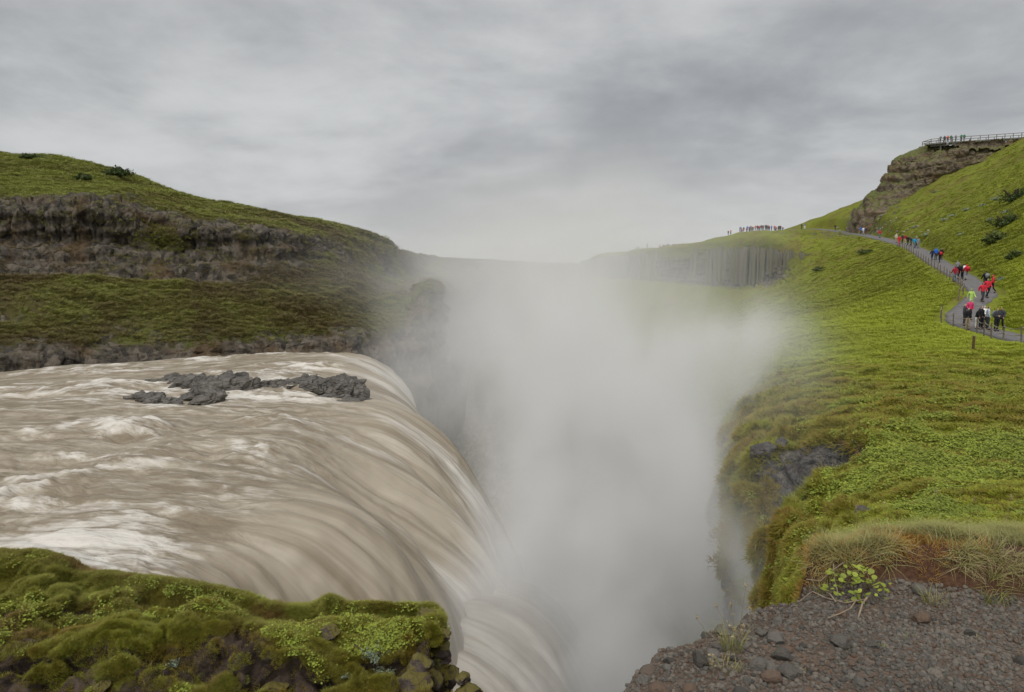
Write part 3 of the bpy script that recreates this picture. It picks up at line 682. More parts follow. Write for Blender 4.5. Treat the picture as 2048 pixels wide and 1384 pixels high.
# ------------------------------------------------------------------ mid-river rocks
def outcrop_rock(name, spots, seed, mat):
    """one ledge of rock: angular lumps grown together; spots = (u, v_base, d, half width, half depth, height)"""
    r = np.random.default_rng(seed); VV = []; FF = []; base = 0
    for i, (u, v, d, sx, sy, sz) in enumerate(spots):
        c0 = P(u, v, d)
        for k in range(5):
            q = lump_rock('lump', 0, 0, 0, sx * r.uniform(.7, 1.15), sy * r.uniform(.7, 1.1), sz * r.uniform(.55, .95), seed * 31 + i * 7 + k, mat, 4, r.uniform(-.5, .5), 12, 0.22)
            co = np.array([x.co[:] for x in q.vertices])
            co[:, 2] += 0.30 * co[:, 0] * sz / sx * r.uniform(-.3, 1.0)
            co += fbm(co + seed + 9.1 * k, (1.3, 1.3, 3.0), 3, 0.55, seed)[:, None] * np.array([.05, .05, .16])
            co += c0 + np.array([r.uniform(-.6, .6) * sx, r.uniform(-.3, .6) * sy, -sz * .12])
            VV.append(co); FF.append(np.array([p.vertices[:] for p in q.polygons]) + base); base += len(co)
            bpy.data.meshes.remove(q)
    V = np.concatenate(VV); o0 = V.mean(0)
    me = mesh_np(name, V - o0, None, np.concatenate(FF), mat); me.set_sharp_from_angle(angle=math.radians(30))
    return link(name, me, None, o0)
r1 = outcrop_rock('river_rock', [(285,768,60,1.3,.8,.4),(318,767,60,1.5,1,.7),(352,767,60,1.6,1.2,1.1),(390,772,58.5,1.7,1.5,1.6),(420,780,57,1.6,1.5,1.8),(455,780,57,1.8,1.6,1.9),(488,783,56.6,1.6,1.3,1.7),(515,778,57.5,1.6,1.3,1.35),(545,775,58.2,1.4,1,.9),(566,773,58.6,1.5,1.0,.85)], 700, M['riverrock'])
tag(r1, 'long dark wet rock island in mid river, its widest left half', 'rock')
r2 = outcrop_rock('river_rock', [(578,772,58.9,1.5,1.0,.85),(610,773,58.6,1.3,1.1,1.3),(638,773,58.2,1.3,1.1,1.2),(666,775,57.8,1.3,1.2,1.5),(694,779,57.2,1.3,1.2,1.65),(716,788,56,.9,1.1,1.7)], 720, M['riverrock'])
tag(r2, 'dark wet rock ledge ending at the lip of the fall, right of the long island', 'rock')
r3 = outcrop_rock('river_rock', [(292,793,53.2,1.1,.9,.55),(308,800,52,1.1,.9,.65),(324,806,51,1.2,.9,.8)], 740, M['riverrock'])
tag(r3, 'low wet rock with white rills at the left tip of the island', 'rock')
r4 = outcrop_rock('river_rock', [(385,792,53,1.1,.8,.6),(405,792,53,1.2,.8,.75),(426,798,52,1.1,.8,.85)], 760, M['riverrock'])
tag(r4, 'small brownish rock in front of the long island with water falling off it', 'rock')
r5 = outcrop_rock('river_rock', [(650,794,54.4,.9,.5,.3),(680,796,54,1.0,.6,.35),(708,803,53.2,1.0,.7,.4)], 780, M['riverrock'])
tag(r5, 'low rock awash in foam at the lip, below the right ledge', 'rock')

# ------------------------------------------------------------------ mossy knoll at the lower left
crest = {-300:(1092,13.6), 0:(1101,13.6), 70:(1100,13.5), 125:(1112,13.4), 160:(1142,13.2), 300:(1152,12.9), 420:(1172,12.5), 480:(1190,12.3), 540:(1206,12.1), 615:(1212,12), 655:(1190,11.9), 695:(1205,11.8), 770:(1205,11.6), 830:(1210,11.5), 868:(1216,11.4)}
ctrl = []
for u, (v, d) in crest.items():
    c = P(u, v, d)
    col = [Q(u, -10.5, 7.6), Q(u, -7.6, 8.3), Q(u, -6.2, 8.9), Q(u, -5.62, 9.5), Q(u, -5.60, 10.3), (Q(u, -5.66, 10.9) * 0.5 + c * 0.5), c, c + np.array([0, 0.5, -0.5]), c + np.array([0, 1.1, -2.5]), c + np.array([0, 1.5, -6])]
    col[5][2] = c[2] - 0.10
    ctrl.append(col)
for k, (du, dz) in enumerate(((14, -0.5), (22, -1.8), (40, -5))):
    ctrl.append([p + np.array([du / F * p[1] * 1.0, 0, dz]) for p in ctrl[len(crest) - 1]])
ctrl = np.array(ctrl).transpose(1, 0, 2)
V, pr, pc = spline_patch(ctrl, [8, 16, 34, 44, 44, 40, 16, 10, 8], [20, 30, 22, 24, 44, 40, 26, 26, 30, 22, 22, 30, 26, 20, 10, 14, 10], 0.42)
Nn = gnormal(V)
if down(V): Nn = -Nn
PRk = np.broadcast_to(pr[:, None], V.shape[:2])
lump = fbm(V, 0.85, 3, 0.5, 800); tus = np.maximum(0, fbm(V, 1.6, 3, 0.45, 810)); fine = fbm(V, 5, 3, 0.55, 820)
fr = sstep(PRk, 4.6, 2.6)
cv, ce = worley(V, (1.6, 1.6, 2.0), 830)
disp = lump * 0.17 + tus * 0.10 + fine * 0.045
def kb(u, v, r, a):
    p = P(u, v, 10.6 if v > 1240 else 11.6)
    return a * np.exp(-((V[..., 0] - p[0]) / r) ** 2 - ((V[..., 1] - p[1]) / r) ** 2)
extra = kb(210, 1240, .55, .22) + kb(420, 1300, .5, .30) + kb(380, 1235, .5, -.28) + kb(470, 1225, .45, -.22) + kb(310, 1330, .5, .2) + kb(560, 1310, .4, .15) + kb(650, 1215, .22, .16) + kb(530, 1270, .5, -.2) + kb(740, 1290, .5, .12) + kb(140, 1335, .7, -.22) + kb(60, 1290, .5, .15)
kgap = sstep(fbm(V, (0.9, 0.9, 0.9), 4, 0.55, 850, True), 0.50, 0.9) * sstep(PRk, 5.9, 5.2) * sstep(PRk, 1.0, 2.0)
disp -= kgap * 0.26
rock = np.clip(1.0 * kgap + 0.12 + 0.5 * fr + 1.1 * np.clip(-extra * 3.2, 0, 0.6) - 0.6 * tus, 0, 1) * sstep(PRk, 6.2, 4.0)
rock = np.maximum(rock, sstep(np.broadcast_to(pc[None], rock.shape), 14.3, 15.0) * 0.75)
rm = sstep(rock + 0.4 * lump, 0.45, 0.65)
cr = 0.25 + 0.75 * sstep(np.abs(PRk - 6.0), 0.15, 0.9)
V = V + Nn * ((disp * cr + rm * (cv * 0.25 - 0.12 * np.exp(-ce * 8)) * fr))[..., None]
V[..., 2] += extra * sstep(PRk, 6.3, 5.2)
lush = sstep(PRk, 4.2, 5.6) * 0.8 + 0.25 * sstep(fbm(V, 0.9, 2, 0.5, 840), 0.1, 0.5)
kf = down(V)
knoll = grid_obj('knoll', V, M['knoll'], {'rock': rock, 'lush': np.clip(lush, 0, 1)}, flip=not kf)
tag(knoll, 'mossy grass-topped rock knoll in the lower left foreground', 'knoll', kind='structure')
KGAP = kgap
KNV, KNN, KNR = V, gnormal(V) * (-1 if kf else 1), rm
KNT = bvh_of(V)

# ------------------------------------------------------------------ gravel shoulder and turf bank in the foreground
EDGE = np.array([(-3.2,-2.5),(-1.6,0.3),(-0.35,1.6),(0.38,2.72),(0.60,3.10),(0.90,3.32),(1.18,3.44),(1.40,3.58),(1.62,3.74),(1.90,3.98),(2.2,4.35),(2.9,4.5),(4.0,4.6),(6.6,4.5),(9,4.4)])
def edge_sd(x, y):
    best = np.full(x.shape, 1e9); sg = np.ones(x.shape)
    for a, b in zip(EDGE[:-1], EDGE[1:]):
        ab = b - a; t = np.clip(((x - a[0]) * ab[0] + (y - a[1]) * ab[1]) / (ab @ ab), 0, 1)
        dx, dy = x - a[0] - t * ab[0], y - a[1] - t * ab[1]
        d = np.hypot(dx, dy); c = d < best; best = np.where(c, d, best)
        sg = np.where(c, np.sign(ab[0] * (y - a[1]) - ab[1] * (x - a[0])), sg)
    return -best * sg                                            # positive on the solid side
ax = np.concatenate([np.linspace(-3, 0.2, 40, False), np.linspace(0.2, 4.2, 260, False), np.linspace(4.2, 8, 60)])
ay = np.concatenate([np.linspace(-2.4, 2.4, 50, False), np.linspace(2.4, 5.2, 210), ])
X, Y = np.meshgrid(ax, ay)
XYZ = np.stack([X, Y, 0 * X], -1)
bermf = np.interp(X, [1.55, 1.75, 2.05, 2.4, 2.8, 3.3, 5], [3.98, 3.84, 3.64, 3.56, 3.52, 3.48, 3.4]) + 0.07 * fbm(XYZ, 2.2, 3, 0.5, 900)
berm = sstep(Y - bermf, -0.03, 0.16) * sstep(X + 0.25 * fbm(XYZ, 2.5, 2, 0.5, 902), 1.66, 2.0)
BERM = berm
def fg_height(X, Y, sd):
    z = -1.80 + 0.02 * fbm(XYZ, 1.5, 3, 0.5, 905) + 0.012 * fbm(XYZ, 9, 3, 0.6, 906) + 0.05 * sstep(Y, 2.6, 0.5)
    z = z + berm * (0.22 + 0.03 * fbm(XYZ, 3, 3, 0.5, 907) - 0.12 * sstep(Y - bermf, 0.35, 1.0))
    e = np.clip(-(sd + 0.06 * fbm(XYZ, 3.0, 3, 0.55, 910)), 0, None)
    z = z - 0.10 * sstep(sd, 0.30, 0.0) - np.minimum(7.0, e * 3.2 + 6 * e * e)
    return z
sd = edge_sd(X, Y)
XYZ[..., 2] = fg_height(X, Y, sd)
def mat_gravel():
    m, N = new_mat('gravel_soil')
    p = N.n('ShaderNodeNewGeometry').outputs['Position']
    b = N.attr('berm'); a = N.noise(p, 2.2, 5, 0.6); c = N.noise(p, 38, 5, 0.7); v = N.voro(p, 75, 'F1', 1)
    vv = N.n('ShaderNodeSeparateColor', {0: v}).outputs[0]
    soil = N.mix(N.ramp(a, 0.35, 0.65), (0.078, 0.052, 0.036), (0.135, 0.092, 0.064))
    col = N.mix(N.ramp(vv, 0.35, 1.0, 0, 0.6), soil, (0.12, 0.115, 0.11))
    earth = N.mix(N.ramp(c, 0.3, 0.7), (0.045, 0.022, 0.013), (0.10, 0.052, 0.03))
    col = N.mix(N.ramp(N.math('ADD', b, N.math('MULTIPLY', N.math('SUBTRACT', a, 0.5), 0.5)), 0.05, 0.3), col, earth)
    N.out(N.bsdf(col, 0.95, N.bump(N.math('ADD', c, N.math('MULTIPLY', vv, 0.4)), 0.9, 0.012), 0.2))
    return m
M['gravel'] = mat_gravel()
fg = grid_obj('gravel_shoulder', XYZ, M['gravel'], {'berm': berm}, flip=False)
tag(fg, 'dark gravel and brown soil shoulder in the lower right foreground', 'ground', kind='structure')
FGV = XYZ; FGT = bvh_of(XYZ)

# ------------------------------------------------------------------ plant templates and scattering
def tmpl(name, verts, tris, tip, mat):
    return bpy.data.objects.new(name, mesh_np(name, verts, None, tris, mat, {'tip': tip}, smooth=False))
def grass_tuft(name, mat, n, h, spread, width, bend, seed, seg=2, hvar=0.5):
    r = np.random.default_rng(seed); V = []; T = []; tip = []
    for _ in range(n):
        a = r.uniform(0, 6.28); rad = spread * math.sqrt(r.uniform()); x, y = rad * math.cos(a), rad * math.sin(a)
        hh = h * r.uniform(1 - hvar, 1.0); b = a + r.uniform(-1.2, 1.2); bd = bend * hh * r.uniform(0.3, 1.3)
        px, py = -math.sin(b + r.uniform(-.8, .8)) * width / 2, math.cos(b) * width / 2
        k0 = len(V)
        for s in range(seg + 1):
            t = s / seg; w = (1 - t) ** 0.7
            cx, cy, cz = x + math.cos(b) * bd * t * t, y + math.sin(b) * bd * t * t, hh * t * (1 - 0.25 * bend * t) - 0.02 * h
            if s < seg:
                V += [(cx - px * w, cy - py * w, cz), (cx + px * w, cy + py * w, cz)]; tip += [t, t]
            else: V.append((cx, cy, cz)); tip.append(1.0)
        for s in range(seg):
            i = k0 + 2 * s
            if s < seg - 1: T += [(i, i + 1, i + 3), (i, i + 3, i + 2)]
            else: T.append((i, i + 1, i + 2))
    return tmpl(name, V, T, tip, mat)
def leaf_clump(name, mat, n, size, spread, h, seed, rnd=True):
    r = np.random.default_rng(seed); V = []; T = []; tip = []
    for _ in range(n):
        a = r.uniform(0, 6.28); rad = spread * math.sqrt(r.uniform()); c = np.array([rad * math.cos(a), rad * math.sin(a), h * r.uniform(0.15, 1) * (1 - 0.5 * (rad / spread) ** 2)])
        yaw = r.uniform(0, 6.28); tl = r.uniform(-0.15, 0.7); s = size * r.uniform(0.6, 1.15)
        ux = np.array([math.cos(yaw) * math.cos(tl), math.sin(yaw) * math.cos(tl), -math.sin(tl)]); uy = np.array([-math.sin(yaw), math.cos(yaw), r.uniform(-.35, .35)]); 
        k = len(V)
        pts = [(-.5, 0, 0), (-.2, -.42, .06), (.25, -.36, .05), (.55, 0, -.04), (.25, .36, .05), (-.2, .42, .06)] if rnd else [(-.6, 0, 0), (-.1, -.2, .03), (.3, -.15, .02), (.65, 0, -.05), (.3, .15, .02), (-.1, .2, .03)]
        for x, y, z in pts:
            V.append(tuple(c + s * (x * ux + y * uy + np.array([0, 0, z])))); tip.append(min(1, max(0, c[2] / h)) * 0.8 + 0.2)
        T += [(k, k + 1, k + 5), (k + 1, k + 2, k + 4), (k + 1, k + 4, k + 5), (k + 2, k + 3, k + 4)]
    return tmpl(name, V, T, tip, mat)
def euler_from(nrm, yaw):
    z = nrm / (np.linalg.norm(nrm, axis=1, keepdims=True) + 1e-9)
    a = np.tile([1.0, 0, 0], (len(z), 1)); a[np.abs(z[:, 0]) > 0.9] = (0, 1, 0)
    y = np.cross(z, a); y /= np.linalg.norm(y, axis=1, keepdims=True); x = np.cross(y, z)
    c, s = np.cos(yaw)[:, None], np.sin(yaw)[:, None]
    X_ = x * c + y * s; Y_ = -x * s + y * c
    return np.stack([np.arctan2(Y_[:, 2], z[:, 2]), -np.arcsin(np.clip(X_[:, 2], -1, 1)), np.arctan2(X_[:, 1], X_[:, 0])], 1)
def scatter(name, pts, nrm, scl, templates, label, cat, tint=None, upright=0.5, kind='stuff', freq=0.5):
    n = len(pts)
    nn = nrm * (1 - upright) + np.array([0, 0, 1.0]) * upright
    rot = euler_from(nn, rng.uniform(0, 6.28, n))
    tint = np.clip(0.5 + 0.42 * fbm(pts, freq, 3, 0.5, 77) + rng.uniform(-.38, .38, n), 0, 1) if tint is None else tint
    me = mesh_np(name, pts, attrs={'rot': rot, 'scl': scl, 'tint': tint, 'tid': rng.integers(0, len(templates), n)})
    o = link(name, me)
    tree = bpy.data.node_groups.new(name, 'GeometryNodeTree')
    tree.interface.new_socket('Geometry', in_out='INPUT', socket_type='NodeSocketGeometry')
    tree.interface.new_socket('Geometry', in_out='OUTPUT', socket_type='NodeSocketGeometry')
    nd, ln = tree.nodes, tree.links
    gi, go = nd.new('NodeGroupInput'), nd.new('NodeGroupOutput'); jn = nd.new('GeometryNodeJoinGeometry')
    def at(nm, typ):
        a = nd.new('GeometryNodeInputNamedAttribute'); a.data_type = typ; a.inputs[0].default_value = nm; return a.outputs[0]
    for k, t in enumerate(templates):
        oi = nd.new('GeometryNodeObjectInfo'); oi.inputs['Object'].default_value = t; oi.inputs['As Instance'].default_value = True
        ip = nd.new('GeometryNodeInstanceOnPoints')
        cmp_ = nd.new('FunctionNodeCompare'); cmp_.data_type = 'FLOAT'; cmp_.operation = 'EQUAL'
        ln.new(at('tid', 'FLOAT'), cmp_.inputs[0]); cmp_.inputs[1].default_value = k; cmp_.inputs['Epsilon'].default_value = 0.1
        ln.new(gi.outputs[0], ip.inputs['Points']); ln.new(cmp_.outputs[0], ip.inputs['Selection']); ln.new(oi.outputs['Geometry'], ip.inputs['Instance'])
        e2r = nd.new('FunctionNodeEulerToRotation'); ln.new(at('rot', 'FLOAT_VECTOR'), e2r.inputs[0]); ln.new(e2r.outputs[0], ip.inputs['Rotation'])
        ln.new(at('scl', 'FLOAT'), ip.inputs['Scale'])
        ln.new(ip.outputs[0], jn.inputs[0])
    ln.new(jn.outputs[0], go.inputs[0])
    o.modifiers.new('scatter', 'NODES').node_group = tree
    return tag(o, label, cat, kind=kind)
def sample(V, Nn, dens, n, vis=True, r=rng):
    """n points on a grid surface, weighted by dens (nr, nc) times the cell's size as seen from the camera"""
    c = (V[:-1, :-1] + V[1:, 1:]) / 2
    ar = np.linalg.norm(np.cross(V[1:, 1:] - V[:-1, :-1], V[1:, :-1] - V[:-1, 1:]), axis=-1) / 2
    d = np.linalg.norm(c, axis=-1); nrm = Nn[:-1, :-1]
    w = ar * dens[:-1, :-1]
    if vis:
        face = np.clip(-(c * nrm).sum(-1) / d + 0.25, 0.0, 1)
        uu = c[..., 0] / np.maximum(c[..., 1], .1) * F; vv = -c[..., 2] / np.maximum(c[..., 1], .1) * F + 540
        inf = ((np.abs(uu) < 1700) & (vv < 1600) & (vv > -200)) * np.where((np.abs(uu) < 1080) & (vv < 1440), 1.0, 0.55)
        w = w * face * inf / d ** 2
    w = w.ravel(); idx = r.choice(len(w), n, p=w / w.sum())
    nc = V.shape[1] - 1; i, j = idx // nc, idx % nc; a, b = r.uniform(0, 1, n)[:, None], r.uniform(0, 1, n)[:, None]
    p = V[i, j] * (1 - a) * (1 - b) + V[i + 1, j] * a * (1 - b) + V[i, j + 1] * (1 - a) * b + V[i + 1, j + 1] * a * b
    return p, Nn[i, j], np.linalg.norm(p, axis=1)

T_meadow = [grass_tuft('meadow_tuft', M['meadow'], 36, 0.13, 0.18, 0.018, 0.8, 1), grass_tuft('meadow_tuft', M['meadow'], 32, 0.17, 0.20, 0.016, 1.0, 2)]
T_leafy = [leaf_clump('leaf_clump', M['leafy'], 34, 0.045, 0.19, 0.13, 3), leaf_clump('leaf_clump', M['leafy'], 28, 0.058, 0.2, 0.10, 4), leaf_clump('leaf_clump', M['leafy'], 40, 0.038, 0.17, 0.17, 5)]
T_moss = [grass_tuft('moss_tuft', M['moss'], 70, 0.10, 0.17, 0.018, 0.9, 6), grass_tuft('moss_tuft', M['moss'], 60, 0.14, 0.18, 0.018, 1.3, 7)]
T_hill = [grass_tuft('hill_tuft', M['hillgrass'], 40, 0.34, 0.5, 0.05, 0.9, 8), grass_tuft('hill_tuft', M['hillgrass'], 36, 0.5, 0.4, 0.05, 1.2, 9)]
T_kgrass = [grass_tuft('knoll_tuft', M['kgrass'], 60, 0.085, 0.10, 0.006, 0.9, 10), grass_tuft('knoll_tuft', M['kgrass'], 50, 0.12, 0.10, 0.006, 1.0, 11)]
T_kleaf = [leaf_clump('knoll_leaf', M['leafy'], 12, 0.032, 0.12, 0.06, 12), leaf_clump('knoll_leaf', M['leafy'], 9, 0.045, 0.12, 0.05, 13)]
T_kmoss = [grass_tuft('cushion_moss', M['moss'], 80, 0.05, 0.09, 0.006, 0.8, 14)]
T_dry = [grass_tuft('dry_tuft', M['drygrass'], 18, 0.15, 0.045, 0.0048, 0.9, 15, 3), grass_tuft('dry_tuft', M['drygrass'], 14, 0.21, 0.05, 0.0045, 1.2, 16, 3), grass_tuft('dry_tuft', M['straw'], 10, 0.16, 0.05, 0.004, 1.5, 17, 3)]

# right bank cover
PCg = np.broadcast_to(pc[None] if False else 0, RBV.shape[:2])
dr = RBV[..., 1]; lowR = fbm(RBV, 0.22, 3, 0.5, 960); pathd = np.ones(RBV.shape[:2])
pm = np.full(RBV.shape[:2], 1e9)
for i in range(0, len(pw), 2): pm = np.minimum(pm, (RBV[..., 0] - pw[i, 0]) ** 2 + (RBV[..., 1] - pw[i, 1]) ** 2)
free = (1 - 0.95 * gap) * (np.sqrt(pm) > 2.1).astype(float) * (1 - 0.97 * RBRock) * (1 - RBscar)
rim = sstep(PC, 7.8, 5.6)
steep = sstep(RBN[..., 2], 0.25, 0.5)
dn = free * (1 - 0.85 * rim) * sstep(dr, 40, 15) * sstep(fbm(RBV, 0.5, 5, 0.65, 961), -0.35, 0.4)
p, n_, d_ = sample(RBV, RBN, dn, 14000)
scatter('leafy_ground_cover', p, n_, rng.uniform(0.5, 1.2, len(p)) * np.clip(d_ / 16, 0.8, 1.3), T_leafy, 'low leafy green plants covering the near right slope', 'ground cover')
dn = free * (1 - 0.6 * rim) * sstep(dr, 8, 14) * sstep(dr, 190, 60) * (0.55 + 0.45 * sstep(dr, 20, 34))
p, n_, d_ = sample(RBV, RBN, dn, 72000)
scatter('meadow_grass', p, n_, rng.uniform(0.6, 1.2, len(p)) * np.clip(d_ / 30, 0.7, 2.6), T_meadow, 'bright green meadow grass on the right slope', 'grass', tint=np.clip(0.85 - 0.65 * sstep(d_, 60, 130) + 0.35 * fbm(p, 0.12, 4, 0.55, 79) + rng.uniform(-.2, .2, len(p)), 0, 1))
RBgap = gap
dn = (0.25 + rim) * (1 - RBscar) * (1 - 0.95 * gap) * sstep(dr, 45, 28) * sstep(RBN[..., 2], -0.3, 0.1) * (1 - 0.75 * RBRock) * sstep(RBV[..., 2], -11.5, -9.5)
p, n_, d_ = sample(RBV, RBN, dn, 26000)
scatter('hanging_moss', p, n_, rng.uniform(0.7, 1.25, len(p)) * np.clip(d_ / 18, 0.7, 1.8), T_moss, 'brown green moss tussocks along the canyon rim', 'moss', upright=0.25)
# left hill cover
dl = LBV[..., 1]
dn = (1 - 0.92 * LBR) * sstep(LBV[..., 2], -9.2, -7.5) * sstep(dl, 330, 200)
p, n_, d_ = sample(LBV, LBN, dn, 42000)
scatter('hillside_grass', p, n_, rng.uniform(0.35, 1.0, len(p)) * np.clip(d_ / 95, 0.8, 2.0), T_hill, 'rough grass and moss covering the far left hillside', 'grass', upright=0.5, tint=np.clip(0.2 + 0.55 * sstep(p[:, 2], 3, 15) + 0.75 * fbm(p, 0.11, 4, 0.55, 78) + rng.uniform(-.2, .2, len(p)), 0, 1))
# knoll cover
kr = np.broadcast_to(np.linspace(0, 1, KNV.shape[0])[:, None], KNV.shape[:2])
lm = fbm(KNV, 0.9, 3, 0.5, 970)
dn = (1 - 0.9 * KGAP) * (1 - 0.9 * KNR) * sstep(KNN[..., 2], 0.1, 0.5) * (0.5 + 0.5 * sstep(lm, -0.5, 0.2)) * (0.25 + 0.75 * sstep(kr, 0.35, 0.62))
p, n_, d_ = sample(KNV, KNN, dn, 25000)
scatter('knoll_grass', p, n_, rng.uniform(0.35, 0.9, len(p)), T_kgrass, 'short grass growing over the lower left knoll', 'grass', upright=0.6)
dn = (1 - 0.9 * KGAP) * (1 - 0.6 * KNR) * (0.15 + sstep(lm, 0.1, -0.4)) * sstep(KNN[..., 2], -0.2, 0.3)
p, n_, d_ = sample(KNV, KNN, dn, 25000)
scatter('knoll_moss', p, n_, rng.uniform(0.5, 1.0, len(p)), T_kmoss, 'brown moss cushions on the lower left knoll', 'moss', upright=0.2)
dn = (1 - KNR) * sstep(fbm(KNV, 1.1, 4, 0.6, 980), 0.12, 0.5) * sstep(KNN[..., 2], 0.2, 0.5)
p, n_, d_ = sample(KNV, KNN, dn, 3200)
scatter('knoll_leaves', p, n_, rng.uniform(0.6, 1.2, len(p)), T_kleaf, 'patches of round leaved plants on the lower left knoll', 'ground cover', upright=0.6)
# turf on the near bank
FN = gnormal(FGV); FN = np.where(FN[..., 2:] < 0, -FN, FN)
SDg = sd
bd = Y - bermf
dn = berm * sstep(bd + 0.10 * fbm(FGV, 2.5, 3, 0.5, 984), 0.20, 0.27) * sstep(SDg, -0.05, 0.05)
p, n_, d_ = sample(FGV, FN, dn, 4200)
scatter('bank_turf', p, n_, rng.uniform(0.2, 0.58, len(p)), T_dry, 'dry green and straw grass on top of the soil bank at right', 'grass', upright=0.75, freq=2.0)
dn = berm * sstep(bd, 0.0, 0.10) * sstep(bd, 0.24, 0.14) * sstep(fbm(FGV, 3, 2, 0.5, 985), -0.05, 0.35)
p, n_, d_ = sample(FGV, FN, dn, 170)
scatter('overhanging_grass', p, n_, rng.uniform(0.35, 0.8, len(p)), T_dry, 'grass hanging over the broken face of the soil bank', 'grass', upright=0.15)
T_or = [grass_tuft('orange_moss', M['orange'], 60, 0.035, 0.05, 0.003, 0.8, 18)]
oc = np.exp(-((X - 2.2) / 0.36) ** 2 - ((Y - 4.0) / 0.16) ** 2) + 0.35 * np.exp(-((X - 2.9) / 0.7) ** 2 - ((Y - 4.2) / 0.2) ** 2) * (fbm(FGV, 4, 2, 0.5, 986) > 0.1)
p, n_, d_ = sample(FGV, FN, berm * oc, 320)
scatter('orange_moss', p, n_, rng.uniform(0.7, 1.6, len(p)), T_or, 'orange rust coloured moss on the left end of the soil bank', 'moss', upright=0.4)

# gravel
def pebble(seed, sub=2):
    me = lump_rock('pebble', 0, 0, 0, 1.0, 0.8, 0.6, seed, M['pebble'], sub, 0, 7, 0.12, False)
    return bpy.data.objects.new('pebble', me)
def mat_pebble(name, inst=True):
    m, N = new_mat(name)
    r = N.attr('tint', 'Fac', 'INSTANCER') if inst else N.n('ShaderNodeObjectInfo').outputs['Random']
    p = N.n('ShaderNodeTexCoord').outputs['Object']
    a = N.noise(p, 3.0, 5, 0.65); b = N.noise(p, 14, 3, 0.6)
    c = N.mix(N.ramp(r, 0.0, 0.75, 0, 1, False), (0.048, 0.043, 0.037), (0.155, 0.144, 0.126))
    c = N.mix(N.ramp(r, 0.72, 0.86), c, (0.14, 0.095, 0.068))
    c = N.mix(N.ramp(r, 0.93, 0.98), c, (0.20, 0.175, 0.145))
    c = N.mix(N.ramp(a, 0.4, 0.75, 0, 0.35), c, (0.075, 0.055, 0.042))
    N.out(N.bsdf(c, 0.8, N.bump(N.math('ADD', a, N.math('MULTIPLY', b, 0.3)), 0.6, 0.1), 0.3))
    return m
M['pebble'] = mat_pebble('gravel_pebble'); M['stone'] = mat_pebble('loose_stone', False)
T_peb = [pebble(s_, 2) for s_ in (51, 52, 53, 54, 55)]
dn = (1 - sstep(berm, 0.02, 0.2)) * sstep(SDg, -0.35, -0.1) * (0.35 + 0.65 * sstep(fbm(FGV, 2.0, 3, 0.5, 987), -0.4, 0.3))
p, n_, d_ = sample(FGV, FN, dn * (0.25 + 0.75 * sstep(X, 1.2, 2.2)), 33000)
sz = 0.0042 * (1 + rng.pareto(2.0, len(p)) * 1.0); sz = np.clip(sz, 0.003, 0.017)
scatter('gravel', p + n_ * (sz * 0.25)[:, None], n_, sz, T_peb, 'loose dark gravel covering the shoulder at lower right', 'gravel', upright=0.0)
stm = [lump_rock('stone', 0, 0, 0, 1.0, 0.82, 0.62, 60 + s_, M['stone'], 3, 0, 9, 0.10) for s_ in range(7)]
p, n_, d_ = sample(FGV, FN, dn, 210)
for i in range(len(p)):
    s_ = float(np.clip(0.013 * (1 + rng.pareto(1.9)), 0.013, 0.055))
    o = link('stone', stm[i % 7]); o.location = p[i] + n_[i] * s_ * 0.3; o.scale = (s_,) * 3
    o.rotation_euler = (rng.uniform(-.4, .4), rng.uniform(-.4, .4), rng.uniform(0, 6.28))
    tag(o, 'loose dark stone lying among the gravel of the lower right shoulder', 'stone', 'loose stones on the gravel shoulder')

# ------------------------------------------------------------------ spray rising from the canyon
def mat_spray(name, blobs, nscale, stretch, gain, lo, hi, albedo=0.91):
    m, N = new_mat(name)
    p = N.n('ShaderNodeNewGeometry').outputs['Position']
    wp = N.vmath('ADD', p, N.vmath('SCALE', N.vmath('SUBTRACT', N.n('ShaderNodeTexNoise', {'Vector': p, 'Scale': nscale * 0.6, 'Detail': 1.0}).outputs[1], (0.5, 0.5, 0.5)), (0, 0, 0)))
    # SCALE uses its own input socket
    for nd in m.node_tree.nodes:
        if nd.type == 'VECT_MATH' and nd.operation == 'SCALE': nd.inputs['Scale'].default_value = 0.9 / nscale
    tot = None
    for c, r, a in blobs:
        q = N.vmath('MULTIPLY', N.vmath('SUBTRACT', wp, c), tuple(1 / x for x in r))
        d2 = N.n('ShaderNodeVectorMath', {0: q, 1: q}, operation='DOT_PRODUCT').outputs['Value']
        g = N.math('MULTIPLY', N.math('EXPONENT', N.math('MULTIPLY', d2, -1.0)), a)
        tot = g if tot is None else N.math('ADD', tot, g)
    n = N.noise(N.vmath('MULTIPLY', wp, stretch), nscale, 4.0, 0.55)
    dens = N.math('MULTIPLY', tot, N.ramp(n, lo, hi, 0.06, 1.1))
    dens = N.math('MAXIMUM', N.math('SUBTRACT', N.math('MULTIPLY', dens, gain), 0.0006), 0.0)
    v = N.n('ShaderNodeVolumePrincipled', {'Color': (albedo, albedo, albedo, 1), 'Density': dens, 'Anisotropy': 0.0})
    N.out(None, v)
    m.cycles.volume_sampling = 'MULTIPLE_IMPORTANCE' if hasattr(m.cycles, 'volume_sampling') else m.cycles.volume_sampling
    m.cycles.volume_step_rate = 0.5
    return m
def hull_obj(name, pts, mat):
    bm = bmesh.new()
    for q in pts: bm.verts.new(q)
    bmesh.ops.convex_hull(bm, input=bm.verts)
    for v_ in [v_ for v_ in bm.verts if not v_.link_faces]: bm.verts.remove(v_)
    bmesh.ops.recalc_face_normals(bm, faces=bm.faces)
    me = bpy.data.meshes.new(name); bm.to_mesh(me); bm.free(); me.materials.append(mat)
    return link(name, me)
